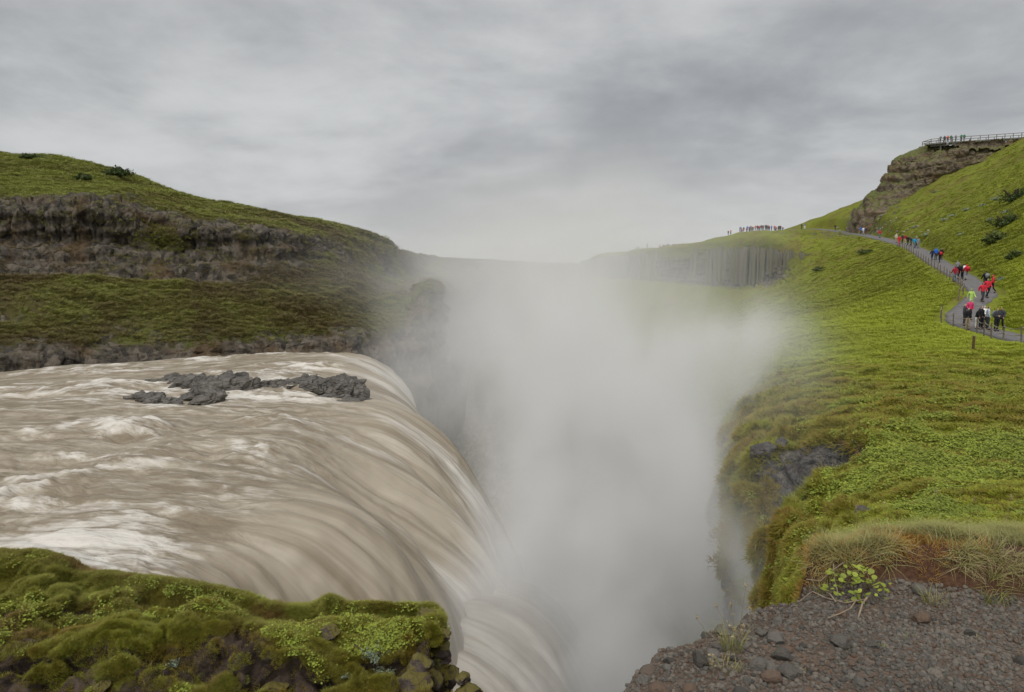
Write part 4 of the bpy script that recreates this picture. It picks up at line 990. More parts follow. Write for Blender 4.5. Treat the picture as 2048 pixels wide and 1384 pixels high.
B1 = [((6.6, 26, -15.0), (3.4, 9, 5.5), .34), ((5.6, 46, -16.5), (4.8, 16, 8.0), .28), ((5.5, 64, -9), (9.5, 16, 9.0), .095), ((9.5, 42, -7.5), (4.5, 9, 4.0), .07), ((15.0, 45, -4.6), (3.0, 5, 2.0), .26), ((12.5, 37, -7.0), (2.4, 6, 3.4), .13), ((6.5, 18.5, -10.5), (2.2, 3.5, 3.0), .30), ((8.8, 28, -11.5), (3.0, 8, 4.0), .34), ((6.2, 20.5, -9.8), (1.4, 3.4, 2.3), .50), ((-0.5, 36, -16.8), (4.0, 5, 2.4), .16), ((3.2, 33, -18), (2.6, 6, 3), .20), ((-5, 76, -13), (8, 11, 8), .07), ((8, 70, 4), (13, 18, 9), .007)]
sp1 = hull_obj('spray', [(x, y, z) for x, y, z in [(-8,15,-26),(12,15,-26),(-2,15,-7),(9,15,-7),(-14,30,-34),(22,30,-34),(-8,30,-4),(19,30,-2.5),(-22,90.5,-34),(32,90.5,-34),(-18,90.5,24),(32,90.5,24),(-12,52,12),(26,52,12)]], mat_spray('spray_droplets', B1, 0.15, (1, 1, 0.65), 1.2, 0.39, 0.61))
tag(sp1, 'dense white spray billowing up from the foot of the fall', 'spray', kind='stuff')
B2 = [((2, 112, -7), (18, 30, 13), .034), ((8, 180, 1), (34, 60, 14), .010), ((30, 190, 2), (40, 50, 12), .0020), ((-14, 102, -9), (17, 20, 11), .030), ((10, 150, 10), (32, 50, 15), .003)]
sp2 = hull_obj('mist', [(x, y, z) for y, a, b in ((91, -45, 40), (330, -110, 120)) for x in (a, b) for z in (-35.5, 44)], mat_spray('drifting_mist', B2, 0.035, (1, 1, 0.8), 1.0, 0.25, 0.65))
tag(sp2, 'thin drifting mist veiling the far canyon behind the spray', 'mist', kind='stuff')

# ------------------------------------------------------------------ people
def skeleton(pose):
    J = {'pelvis': (0, 0, .95), 'waist': (0, 0, 1.10), 'chest': (0, .01, 1.32), 'neckb': (0, .01, 1.45), 'neck': (0, -.005, 1.51), 'head': (0, -.02, 1.60), 'crown': (0, -.01, 1.675), 'nose': (0, -.105, 1.595)}
    Rr = {'pelvis': (.150, .115), 'waist': (.135, .10), 'chest': (.165, .12), 'neckb': (.085, .075), 'neck': (.055, .055), 'head': (.078, .095), 'crown': (.062, .075), 'nose': (.014, .014)}
    for s, n in ((-1, 'l'), (1, 'r')):
        J[n+'sho'] = (s*.18, .01, 1.405); J[n+'elb'] = (s*.235, .03, 1.14); J[n+'wri'] = (s*.24, -.05, .91); J[n+'pal'] = (s*.235, -.07, .85); J[n+'fin'] = (s*.228, -.085, .775); J[n+'thu'] = (s*.205, -.11, .835)
        J[n+'hip'] = (s*.092, 0, .90); J[n+'kne'] = (s*.10, -.02, .50); J[n+'ank'] = (s*.105, .02, .09); J[n+'hee'] = (s*.105, .045, .045); J[n+'toe'] = (s*.12, -.15, .035)
        for k, r in (('sho', .066), ('elb', .046), ('wri', .033), ('pal', (.018, .04)), ('fin', (.011, .026)), ('thu', .012), ('hip', .088), ('kne', .060), ('ank', .042), ('hee', .036), ('toe', (.042, .03))): Rr[n+k] = r if isinstance(r, tuple) else (r, r)
    def mv(k, *d): J[k] = tuple(a + b for a, b in zip(J[k], d))
    if pose == 'walk':
        mv('lkne', .0, -.16, .02); mv('lank', 0, -.24, .01); mv('lhee', 0, -.25, .01); mv('ltoe', 0, -.24, .04)
        mv('rkne', .0, .03, -.01); mv('rank', 0, .24, .05); mv('rhee', 0, .25, .10); mv('rtoe', 0, .21, .0)
        for k in ('elb',): mv('l'+k, 0, .10, .01); mv('r'+k, 0, -.09, .01)
        for k in ('wri', 'pal', 'fin', 'thu'): mv('l'+k, 0, .20, .05); mv('r'+k, 0, -.17, .06)
    if pose == 'camera':
        for n, s in (('l', -1), ('r', 1)):
            J[n+'elb'] = (s*.25, -.14, 1.22); J[n+'wri'] = (s*.11, -.27, 1.45); J[n+'pal'] = (s*.075, -.29, 1.51); J[n+'fin'] = (s*.05, -.31, 1.57); J[n+'thu'] = (s*.05, -.26, 1.50)
    if pose == 'lean':
        for k in ('chest', 'neckb', 'neck', 'head', 'crown', 'nose'): mv(k, 0, -.10 * (J[k][2] - 1.05) / .3, -.02)
        for n, s in (('l', -1), ('r', 1)):
            mv(n+'sho', 0, -.13, -.02); J[n+'elb'] = (s*.25, -.20, 1.13); J[n+'wri'] = (s*.20, -.40, 1.01); J[n+'pal'] = (s*.19, -.46, 1.0); J[n+'fin'] = (s*.18, -.53, .975); J[n+'thu'] = (s*.15, -.47, 1.0)
    if pose == 'fold':
        for n, s in (('l', -1), ('r', 1)):
            J[n+'elb'] = (s*.26, -.03, 1.13); J[n+'wri'] = (s*.06, -.20, 1.10 + .03*s); J[n+'pal'] = (-s*.01, -.21, 1.11 + .03*s); J[n+'fin'] = (-s*.08, -.19, 1.12 + .03*s); J[n+'thu'] = (-s*.0, -.22, 1.15 + .03*s)
    if pose == 'reach':
        J['relb'] = (.40, -.05, 1.30); J['rwri'] = (.60, -.12, 1.26); J['rpal'] = (.66, -.13, 1.26); J['rfin'] = (.73, -.14, 1.25); J['rthu'] = (.67, -.18, 1.28)
    E = [('pelvis','waist'),('waist','chest'),('chest','neckb'),('neckb','neck'),('neck','head'),('head','crown'),('head','nose')]
    reg = ['torso','torso','torso','neck','head','head','head']
    for n in 'lr':
        E += [('chest',n+'sho'),(n+'sho',n+'elb'),(n+'elb',n+'wri'),(n+'wri',n+'pal'),(n+'pal',n+'fin'),(n+'pal',n+'thu'),('pelvis',n+'hip'),(n+'hip',n+'kne'),(n+'kne',n+'ank'),(n+'ank',n+'hee'),(n+'ank',n+'toe')]
        reg += ['torso','arm','arm','hand','hand','hand','hips','leg','leg','foot','foot']
    return J, Rr, E, reg
def person_meshes(pose, hood=False):
    J, Rr, E, reg = skeleton(pose)
    names = list(J); ix = {k: i for i, k in enumerate(names)}
    me = bpy.data.meshes.new('body'); me.from_pydata([J[k] for k in names], [(ix[a], ix[b]) for a, b in E], [])
    ob = bpy.data.objects.new('body', me); COL.objects.link(ob)
    md = ob.modifiers.new('skin', 'SKIN'); md.use_smooth_shade = True; md.branch_smoothing = 0.6
    for k in names:
        sv = me.skin_vertices[0].data[ix[k]]; sv.radius = Rr[k]; sv.use_root = (k == 'pelvis')
    ob.modifiers.new('sub', 'SUBSURF').levels = 1
    dg = bpy.context.evaluated_depsgraph_get()
    bmsh = bpy.data.meshes.new_from_object(ob.evaluated_get(dg)); bpy.data.objects.remove(ob)
    co = np.array([v.co[:] for v in bmsh.vertices]); no = np.array([v.normal[:] for v in bmsh.vertices])
    A = np.array([J[a] for a, b in E]); B = np.array([J[b] for a, b in E])
    best = np.full(len(co), 9.0); bi = np.zeros(len(co), int)
    for i in range(len(E)):
        ab = B[i] - A[i]; t = np.clip(((co - A[i]) @ ab) / (ab @ ab), 0, 1)
        rm = (np.mean(Rr[E[i][0]]) * (1 - t) + np.mean(Rr[E[i][1]]) * t)
        d = np.linalg.norm(co - A[i] - t[:, None] * ab, axis=1) / rm
        c = d < best; best[c] = d[c]; bi[c] = i
    rg = np.array(reg)[bi]
    def sub(name, regs, off, cond=None):
        keep = np.isin(rg, regs)
        if cond is not None: keep &= cond
        fs = [list(p.vertices) for p in bmsh.polygons if all(keep[v] for v in p.vertices)]
        used = sorted({v for f in fs for v in f}); mp = {v: i for i, v in enumerate(used)}
        m = bpy.data.meshes.new(name); m.from_pydata([tuple(co[v] + no[v] * off) for v in used], [], [[mp[v] for v in f] for f in fs])
        m.polygons.foreach_set('use_smooth', np.ones(len(m.polygons), bool)); m.materials.append(None); return m
    bmsh.materials.clear(); bmsh.materials.append(None)
    parts = {'body': bmsh,
             'jacket': sub('jacket', ['torso', 'arm', 'neck', 'hips'], .022, (co[:, 2] > .80)),
             'trousers': sub('trousers', ['hips', 'leg', 'torso'], .012, (co[:, 2] < 1.06)),
             'shoes': sub('shoes', ['foot'], .012),
             'hair': sub('hair', ['head', 'neck'], .016, (co[:, 1] > -.055 + .12 * np.clip(1.66 - co[:, 2], 0, 1) + (J['head'][1] + .02)) | (co[:, 2] > J['head'][2] + .055)),
             'hood': sub('hood', ['head', 'neck'], .030, (co[:, 1] > -.075 + (J['head'][1] + .02)) | (co[:, 2] > J['head'][2] + .07))}
    return parts
PM = {k: person_meshes(k) for k in ('stand', 'walk', 'camera', 'lean', 'fold', 'reach')}
bm = bmesh.new(); bmesh.ops.create_cube(bm, size=1); bmesh.ops.bevel(bm, geom=list(bm.edges), offset=0.16, segments=3, affect='EDGES')
for v_ in bm.verts: v_.co = (v_.co.x * .30, v_.co.y * .20 + .21, v_.co.z * .46 + 1.24)
BPK = bpy.data.meshes.new('backpack'); bm.to_mesh(BPK); bm.free(); BPK.materials.append(None); BPK.polygons.foreach_set('use_smooth', np.ones(len(BPK.polygons), bool))
_cm = {}
def cloth(c):
    if c not in _cm: _cm[c] = mat_plain('cloth_%d' % len(_cm), c, 0.8, 0.18, 14)
    return _cm[c]
SKIN = (0.42, 0.26, 0.19)
BLK, DRK, NAVY, GREY, RED, DRED, PINK, BLUE, TURQ, LIME, CREAM, WHITE, BEIGE, JEAN, ORNG, GREEN, BROWN, FAIR, LBLUE = (.014,.014,.017), (.04,.042,.048), (.018,.026,.055), (.20,.21,.22), (.50,.025,.045), (.27,.02,.03), (.52,.04,.13), (.03,.13,.55), (.02,.27,.46), (.36,.52,.12), (.46,.43,.34), (.68,.68,.66), (.36,.28,.18), (.10,.14,.22), (.55,.10,.05), (.025,.17,.08), (.06,.035,.02), (.33,.24,.13), (.33,.37,.44)
def person(x, y, z, face, pose, jac, tro, head, label=None, hood=False, pack=None, group=None, h=1.70, parts=True):
    root = link('person', None); root.location = (x, y, z); root.rotation_euler = (0, 0, face); root.scale = (h / 1.75,) * 3
    root.empty_display_size = 0.3
    tag(root, label, 'person', group)
    pm = PM[pose]
    for k, c in (('body', SKIN), ('jacket', jac), ('trousers', tro), ('shoes', BLK), ('hood' if hood else 'hair', head)):
        if not parts and k == 'shoes': continue
        o = link(k, pm[k], root); o.material_slots[0].link = 'OBJECT'; o.material_slots[0].material = cloth(c)
    if pack:
        o = link('backpack', BPK, root); o.material_slots[0].link = 'OBJECT'; o.material_slots[0].material = cloth(pack)
    return root
GR = Ground(RBT, PTHT)
def stand_at(u, v, d):
    q = P(u, v, d); return q[0], q[1], max(GR.z(q[0], q[1]), -40)
AWAY = math.pi
WP = [ # (u, v, d, facing, pose, jacket, trousers, head, hood, pack, label)
 (1935,646,51.0,.2,'stand',BLK,BEIGE,BROWN,0,None,'person in black coat and beige trousers at the near path bend'),
 (1928,642,52.2,.9,'reach',DRK,DRK,FAIR,0,None,'fair haired person in dark jacket stretching an arm behind the black coat'),
 (1939,632,54.0,0,'stand',PINK,DRK,WHITE,1,None,'person in pink red jacket and white hat behind the black coat'),
 (1941,614,57.5,.1,'walk',LIME,LIME,LIME,1,None,'person in lime green hooded rain suit on the path'),
 (1953,650,50.4,.5,'lean',BLK,WHITE,BLK,1,None,'person in black hooded top and white trousers leaning over the rope'),
 (1961,651,50.0,.3,'stand',BLK,BLK,BROWN,0,None,'brown haired person in dark jacket second along the rope'),
 (1968,651,50.6,.0,'fold',WHITE,DRK,WHITE,1,None,'person in white hood behind the rope fence'),
 (1975,653,49.6,1.2,'stand',LBLUE,DRK,BLK,0,None,'dark haired person in pale blue grey jacket at the rope'),
 (1992,657,48.4,.1,'fold',DRK,BLK,BROWN,0,GREY,'person in dark patterned jacket with folded arms at the rope'),
 (2001,656,49.6,-1.0,'walk',DRK,BLK,BLK,0,None,'tall person in dark grey jacket walking at the right end of the group'),
 (1969,584,64.5,AWAY,'walk',BLK,DRK,BLK,0,GREY,'person in black jacket with a grey bag walking up the path'),
 (1964,602,59.0,.1,'walk',RED,DRK,DRED,1,None,'person in red hooded jacket, left of the red pair on the path'),
 (1973,598,60.2,.0,'walk',RED,BLK,BROWN,0,None,'person in red jacket, right of the red pair on the path'),
 (1984,591,62.0,-1.9,'walk',RED,BLK,RED,1,None,'person in bright red hooded jacket striding on the uphill verge'),
 (1909,559,73.5,AWAY,'walk',DRED,JEAN,DRED,1,None,'small person in dark red hood and blue jeans by the fence'),
 (1917,556,74.8,AWAY,'walk',BLK,BLK,BLK,0,BLK,'person in black beside the small dark red hood'),
 (1924,557,74.5,AWAY+.3,'stand',BLK,BLK,BLK,0,WHITE,'person in black with a white bag in the middle group'),
 (1932,560,73.4,AWAY,'walk',RED,GREY,RED,1,RED,'person in red jacket and grey trousers, rightmost of the middle group'),
 (1914,549,78.5,AWAY,'stand',GREY,DRK,GREY,1,None,'person in grey hood half hidden behind the black clad walkers'),
 (1864,520,95.0,AWAY,'walk',NAVY,NAVY,BLK,0,None,'person in navy nearest the fence in the upper group'),
 (1871,520,95.8,AWAY,'stand',BLUE,DRK,BLUE,1,None,'person in bright blue jacket in the upper group'),
 (1882,521,95.6,AWAY,'stand',BLK,DRK,GREY,1,None,'person in black jacket and grey hood in the upper group'),
 (1879,526,92.5,AWAY,'walk',BLK,BLK,BLK,0,RED,'person in black carrying a red rucksack'),
 (1792,487,126.0,.2,'stand',CREAM,BEIGE,WHITE,1,None,'person in cream jacket, leftmost of the distant path group'),
 (1798,491,120.5,0,'walk',RED,RED,RED,1,None,'person in full red suit on the distant path'),
 (1804,489,123.0,.5,'stand',DRK,DRK,BLK,0,None,'person in dark jacket just right of the red suit'),
 (1810,490,122.0,0,'walk',DRED,BEIGE,BROWN,0,None,'person in dark red jacket in the distant path group'),
 (1815,492,119.5,0,'walk',BLK,BLK,BLK,0,None,'person in black in the distant path group beside dark red jacket'),
 (1821,494,117.0,.4,'walk',DRK,DRK,GREY,1,None,'person in dark clothes and grey hood left of the turquoise jacket'),
 (1828,497,113.5,0,'walk',TURQ,JEAN,TURQ,1,None,'person in turquoise jacket on the distant path'),
 (1832,497,114.5,.6,'walk',NAVY,DRK,BLK,0,None,'person in navy jacket just behind the turquoise jacket'),
 (1836,498,113.0,0,'stand',GREY,GREY,BROWN,0,None,'person in grey jacket, rightmost of the distant path group'),
 (1759,478,141.0,.2,'walk',RED,JEAN,RED,1,None,'lone person in red jacket on the distant path'),
 (1721,471,157.0,.5,'walk',BLUE,DRK,BLUE,1,None,'person in blue jacket of the three on the far path'),
 (1726,471,156.0,.2,'walk',WHITE,LBLUE,GREY,1,None,'person in white jacket of the three on the far path'),
 (1731,472,154.0,0,'walk',NAVY,DRK,BLK,0,None,'person in dark jacket of the three on the far path'),
 (1670,466,176.0,0,'walk',BROWN,BROWN,BLK,0,None,'lone person in brown where the path leaves the scree'),
 (1603,463,192.0,.4,'stand',DRK,DRK,BLK,0,None,'person in dark clothes, left of the pair right of the ridge crowd'),
 (1609,463,191.0,0,'stand',GREY,WHITE,BLK,0,None,'person in pale trousers, right of the pair right of the ridge crowd'),
]
for u, v, d, fc, po, ja, tr, he, ho, pk, lab in WP:
    x, y, z = stand_at(u, v, d)
    person(x, y, z, fc, po, ja, tr, he, lab, bool(ho), pk, 'people on the footpath', rng.uniform(1.66, 1.80))
far_cols = [BLK, DRK, DRK, NAVY, DRK, RED, DRED, BLUE, BROWN, ORNG, GREY, BLK]
def crowd(spots, d0, label, group, dv=6.0):
    for u, c in spots:
        d = d0(u) + rng.uniform(-2, 4); q = P(u, 480, d); z = GR.z(q[0], q[1])
        fc = rng.uniform(-.9, .9); c = far_cols[rng.integers(0, len(far_cols))] if c is None else c
        person(q[0], q[1], z, fc, ['stand', 'camera', 'stand', 'fold'][rng.integers(0, 4)], c, [BLK, DRK, JEAN][rng.integers(0, 3)], [BLK, BROWN, c][rng.integers(0, 3)], label, False, None, group, rng.uniform(1.6, 1.85), parts=False)
c1 = [(1250 + p / 5.12, None) for p in (1055,1080,1185,1195,1212,1240,1250,1268,1278,1292,1306,1330,1350,1360,1374,1390,1400,1412,1432,1442,1454,1466,1474,1495,1524,1534,1545,1562,1570,1582,1592,1610)]
c1.append((1250 + 1172 / 5.12, BLUE))
crowd(c1, lambda u: np.interp(u, [1450, 1480, 1520, 1570], [208, 203, 200, 199]), 'distant sightseer in the nearer crowd on the ridge skyline', 'nearer crowd on the ridge skyline')
c2 = [(1250 + p / 5.12, None) for p in (118,142,228,358,395,404,430,440,448,456,484,494,506,516,526,544,552,560,568,576,584,592,600,608,616,624,632,640,648,656,668,680,710,720,730,742,750,768,776,784,792,800,864,880)]
crowd(c2, lambda u: np.interp(u, [1270, 1350, 1420], [262, 252, 250]), 'far hazy sightseer in the line along the lower ridge', 'far crowd along the lower ridge')

# ------------------------------------------------------------------ viewing platform on the bluff
def box_between(bmx, a, b, w, h):
    a, b = Vector(a), Vector(b); dv = (b - a); L = dv.length; dv.normalize()
    up_ = Vector((0, 0, 1)) if abs(dv.z) < 0.9 else Vector((0, 1, 0))
    sx_ = dv.cross(up_).normalized(); uz = sx_.cross(dv).normalized()
    vs = [bmx.verts.new(q + sx_ * (sx2 * w / 2) + uz * (sz2 * h / 2)) for q in (a, b) for sx2, sz2 in ((-1, -1), (1, -1), (1, 1), (-1, 1))]
    for f in ((0, 1, 2, 3), (7, 6, 5, 4), (0, 4, 5, 1), (1, 5, 6, 2), (2, 6, 7, 3), (3, 7, 4, 0)): bmx.faces.new([vs[i] for i in f])
def bar(name, a, b, w, h, mat, parent):
    bm = bmesh.new(); o0 = Vector(a); box_between(bm, (0, 0, 0), Vector(b) - o0, w, h)
    bmesh.ops.recalc_face_normals(bm, faces=bm.faces)
    me = bpy.data.meshes.new(name); bm.to_mesh(me); bm.free(); me.materials.append(mat)
    return link(name, me, parent, o0)
pf = link('viewing_platform', None)
tag(pf, 'grey timber viewing platform with railings on top of the rock bluff', 'platform')
pl = [Vector(P(1862, 288.5, 161)), Vector(P(1905, 284.5, 158)), Vector(P(1960, 281.5, 156)), Vector(P(2060, 275, 153)), Vector(P(2200, 268, 150))]
wd = Vector((0, 3.4, 0))
pfz = 0.0
for a, b in zip(pl[:-1], pl[1:]):
    bm = bmesh.new()
    box_between(bm, Vector((0, 0, 0)) + wd / 2, b - a + wd / 2, 3.4, 0.16); me = bpy.data.meshes.new('deck'); bm.to_mesh(me); bm.free(); me.materials.append(M['deck'])
    link('deck', me, pf, a)
    bar('beam', a + Vector((0, .15, -.32)), b + Vector((0, .15, -.32)), .12, .45, M['deck'], pf)
    for back in (0, 1):
        oo = wd * back
        bar('top_rail', a + Vector((0, 0, 1.12)) + oo, b + Vector((0, 0, 1.12)) + oo, .16, .10, M['deck'], pf)
        bar('middle_rail', a + Vector((0, 0, .62)) + oo, b + Vector((0, 0, .62)) + oo, .08, .10, M['deck'], pf)
        n = max(2, int((b - a).length / 1.35))
        for i in range(n):
            q = a.lerp(b, i / n) + oo
            bar('post', q + Vector((0, 0, 0.08)), q + Vector((0, 0, 1.10)), .10, .10, M['deck'], pf)
    n = max(1, int((b - a).length / 4.5))
    for i in range(n):
        q = a.lerp(b, (i + .5) / n)
        for oy in (.3, 3.0): bar('support', q + Vector((0, oy, -2.6)), q + Vector((0, oy, -.1)), .24, .24, M['deck'], pf)
a = pl[0]; bar('top_rail', a + Vector((0, 0, 1.12)), a + wd + Vector((0, 0, 1.12)), .16, .10, M['deck'], pf)
bar('middle_rail', a + Vector((0, 0, .62)), a + wd + Vector((0, 0, .62)), .08, .10, M['deck'], pf)
PP = [(1883,GREY,DRK,'camera','person in grey, leftmost on the viewing platform'),(1891.5,NAVY,BLK,'stand','person in dark navy second from the left on the viewing platform'),(1898,ORNG,BLK,'stand','person in orange red jacket on the viewing platform'),(1904.5,GREEN,GREY,'stand','person in green jacket beside the orange one on the platform'),(1914,GREY,GREY,'stand','person in grey between green jackets on the viewing platform'),(1925,GREEN,DRK,'reach','person in green jacket with arm out on the viewing platform'),(1931,GREEN,GREY,'stand','person in green jacket, rightmost on the viewing platform')]
for u, ja, tr, po, lab in PP:
    i = 0 if u < 1905 else 1
    uu = [1862, 1905, 1960]; t = (u - uu[i]) / (uu[i + 1] - uu[i]); q = pl[i].lerp(pl[i + 1], t)
    person(q.x, q.y + 0.5, q.z + 0.08, rng.uniform(-.4, .4), po, ja, tr, BLK, lab, False, None, 'people on the viewing platform', 1.72)

# ------------------------------------------------------------------ rope fences and marker post
def tube(name, pts, r, mat, parent, sides=5):
    pts = np.array(pts, float); o0 = pts[0].copy(); n = len(pts); t = np.gradient(pts, axis=0); t /= np.linalg.norm(t, axis=1, keepdims=True)
    a = np.cross(t, [0, 0, 1.0]); a /= np.linalg.norm(a, axis=1, keepdims=True) + 1e-9; b = np.cross(a, t)
    rr = np.broadcast_to(r, (n,))
    V = np.stack([pts - o0 + rr[:, None] * (a * math.cos(k * 2 * math.pi / sides) + b * math.sin(k * 2 * math.pi / sides)) for k in range(sides)], 1)
    q = [(i * sides + j, i * sides + (j + 1) % sides, (i + 1) * sides + (j + 1) % sides, (i + 1) * sides + j) for i in range(n - 1) for j in range(sides)]
    return link(name, mesh_np(name, V.reshape(-1, 3), q, None, mat), parent, o0)
def post_mesh(h, r, mat, name='post'):
    bm = bmesh.new(); bmesh.ops.create_cone(bm, cap_ends=True, segments=8, radius1=r, radius2=r * .9, depth=h)
    for v_ in bm.verts: v_.co.z += h / 2
    bmesh.ops.bevel(bm, geom=[e for e in bm.edges if e.verts[0].co.z > h * .99 and e.verts[1].co.z > h * .99], offset=r * .3, segments=1, affect='EDGES')
    me = bpy.data.meshes.new(name); bm.to_mesh(me); bm.free(); me.materials.append(mat); return me
PMESH = post_mesh(1.28, .05, M['post'])
def rope_fence(idx, step, sidev, label, ropes=(0.95, 0.55)):
    root = link('rope_fence', None); tag(root, label, 'fence')
    ii = np.arange(idx[0], idx[1]); c = pw[ii].copy(); c[:, :2] += side[ii] * (sidev * (PWID[ii] + 0.35))[:, None]
    L = np.concatenate([[0], np.cumsum(np.linalg.norm(np.diff(c, axis=0), axis=1))]); tops = []
    root.location = (c[0][0], c[0][1], GR.z(c[0][0], c[0][1])); off = Vector(root.location)
    s_ = 0.0
    while s_ < L[-1]:
        x, y = np.interp(s_, L, c[:, 0]), np.interp(s_, L, c[:, 1]); z = GR.z(x, y)
        o = link('post', PMESH, root, Vector((x, y, z - .22)) - off); o.rotation_euler = (rng.uniform(-.05, .05), rng.uniform(-.05, .05), 0)
        tops.append(np.array([x, y, z])); s_ += step
    for hh in ropes:
        pts = []
        for a_, b_ in zip(tops[:-1], tops[1:]):
            for k in range(5):
                t = k / 5; q = a_ * (1 - t) + b_ * t; q = q + np.array([0, 0, hh - .14 * 4 * t * (1 - t)]); pts.append(q)
        pts.append(tops[-1] + np.array([0, 0, hh]))
        tube('rope', np.array(pts) - np.array(off), .022, M['rope'], root)
    return root
# which side of the strip is downhill (left in the photograph)
sgn = 1.0 if side[len(side) // 2][0] < 0 else -1.0
rope_fence((0, 14 * 6 + 4), 2.0, sgn, 'rope fence with timber posts along the near bend of the path')
rope_fence((14 * 7 + 6, 14 * 14), 2.4, sgn, 'rope fence with dark posts along the downhill edge of the upper path', (0.95,))
q = ray_on(RBT, 1946, 702)
mp = link('marker_post', None); tag(mp, 'short brown timber marker post standing alone in the meadow', 'post')
mp.location = q - Vector((0, 0, .15))
link('post', post_mesh(1.02, .075, M['rustpost']), mp); cp = link('cap', post_mesh(.05, .082, M['post'], 'cap'), mp, Vector((0, 0, 1.0)))

# ------------------------------------------------------------------ single boulders
def boulder(u, v, d, r, mat, label, seed, sh=(1, .9, .8), group=None, lift=0.0, n=4):
    me = lump_rock('boulder', 0, 0, 0, r * sh[0], r * sh[1], r * sh[2], seed, mat, n, 0.5 * seed, 13, 0.16)
    o = link('boulder', me); o.location = Vector(P(u, v, d)) + Vector((0, 0, lift)); o.rotation_euler = (0.1 * (seed % 5) - .2, 0.1 * (seed % 3) - .1, seed * 1.3)
    return tag(o, label, 'boulder', group)
for k, (u, v, d, r, sh, lab) in enumerate([
    (852,1238,11.2,.26,(1.3,1,.75),'mossy block crowning the right end of the knoll'),
    (890,1268,11.0,.13,(1,1,.8),'small dark stone jutting right below the crowning block'),
    (878,1300,10.9,.30,(1.2,1,.75),'large moss covered boulder on the right flank of the knoll'),
    (838,1328,10.5,.24,(1.1,1,.9),'reddish dark boulder left of the large mossy boulder'),
    (826,1375,10.2,.30,(1.1,1,.8),'big dark square boulder at the bottom edge of the knoll'),
    (872,1360,10.3,.17,(.8,.8,1.2),'narrow reddish boulder between the two bottom boulders'),
    (900,1352,10.5,.20,(1,1,1.1),'brown mossy boulder in the right flank near the bottom edge'),
    (925,1360,10.4,.15,(1.1,1,.9),'dark bare boulder furthest right on the knoll'),
    (925,1400,10.2,.30,(1.3,1,.8),'grassy mossed boulder at the foot of the knoll, lower right'),
    (660,1266,10.9,.17,(1.1,.9,.8),'grey bare rock poking out of the knoll turf below the mound'),
    (206,1372,9.6,.16,(1.2,1,.6),'low dark rock at the bottom left of the knoll'),
    (545,1375,9.8,.20,(1.3,1,.6),'low dark rock at the bottom middle of the knoll')]):
    hk = ray_on(KNT, u, v); dk = min(hk.y, d) if hk is not None else d - 0.8
    boulder(u, v, dk - 0.05, r * .88, M['boulder'], lab, 900 + k, sh)
for k, (u, v, lab, r, sh) in enumerate([(1525,902,'dark angular boulder on the left side of the bare scree scar',.40,(1.2,1,1)),(1460,882,'rounded mossy boulder at the far left of the rim',.34,(1,1,.9)),(1612,930,'dark boulder in the middle of the scree scar',.26,(.9,.8,1.2)),(1570,985,'small dark boulder at the foot of the scree scar',.25,(1,1,.9)),(1725,1030,'dark rock in a gap between the moss tussocks',.2,(1,1,1.2)),(1560,890,'wedge of grey rock under the turf edge, top of the scar',.28,(1.3,1,.8))]):
    h = ray_on(RBT, u, v)
    me = lump_rock('boulder', 0, 0, 0, r * sh[0], r * sh[1], r * sh[2], 950 + k, M['boulder'] if 'mossy' in lab else M['darkrock'], 4, k, 13, 0.16)
    o = link('boulder', me, None, h); o.rotation_euler = (.2, -.3, k * 1.1); tag(o, lab, 'boulder')
SCT = [bpy.data.objects.new('scree', lump_rock('scree', 0, 0, 0, 1, .8, .5, 970 + k, M['darkrock'], 2, 0, 9, 0.1, False)) for k in range(4)]
p, n_, d_ = sample(RBV, RBN, RBscar * sstep(RBscar, 0.3, 0.7), 1500)
scatter('scree', p, n_, np.clip(0.025 * (1 + rng.pareto(2.2, len(p))), 0.02, 0.13), SCT, 'dark scree and rubble filling the bare scar in the rim', 'scree', upright=0.0)
# pale stones lining the uphill edge of the far path
h_ = [lump_rock('stone', 0, 0, 0, 1, .85, .7, 985 + k, M['palestone'], 3, 0, 9, .12) for k in range(4)]
for k in range(60):
    t = rng.uniform(14 * 14.2, 14 * 17.6); i0 = int(t); x, y = pw[i0, :2] - side[i0] * sgn * (PWID[i0] + 0.6 + abs(rng.normal()) * 1.3)
    r = rng.uniform(.16, .42); o = link('stone', h_[k % 4]); o.location = (x, y, GR.z(x, y) + r * .2); o.scale = (r,) * 3; o.rotation_euler = (rng.uniform(-.5, .5), rng.uniform(-.5, .5), rng.uniform(0, 6))
    tag(o, 'pale stone in the strip of rubble above the far path', 'stone', 'pale rubble stones above the far path')

# ------------------------------------------------------------------ shrubs and single plants
def foliage_mesh(name, mat, n, rx, ry, rz, leaf, seed, shell=0.35):
    r = np.random.default_rng(seed); V = []; T = []; tip = []
    for _ in range(n):
        d = r.normal(size=3); d /= np.linalg.norm(d); d[2] = abs(d[2]) if r.uniform() < .8 else d[2] * .3
        k = (shell + (1 - shell) * r.uniform()) * (0.75 + 0.35 * math.sin(5 * d[0] + seed) * math.cos(4 * d[1] + 2 * d[2]))
        c = d * k * np.array([rx, ry, rz]); a = r.normal(size=3); a /= np.linalg.norm(a); b = np.cross(a, r.normal(size=3)); b /= np.linalg.norm(b); s_ = leaf * r.uniform(.6, 1.2); i = len(V)
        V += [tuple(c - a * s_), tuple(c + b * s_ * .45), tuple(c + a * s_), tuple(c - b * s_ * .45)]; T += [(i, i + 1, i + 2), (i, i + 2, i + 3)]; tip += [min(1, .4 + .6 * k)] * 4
    return mesh_np(name, V, None, T, mat, {'tip': tip}, smooth=False)
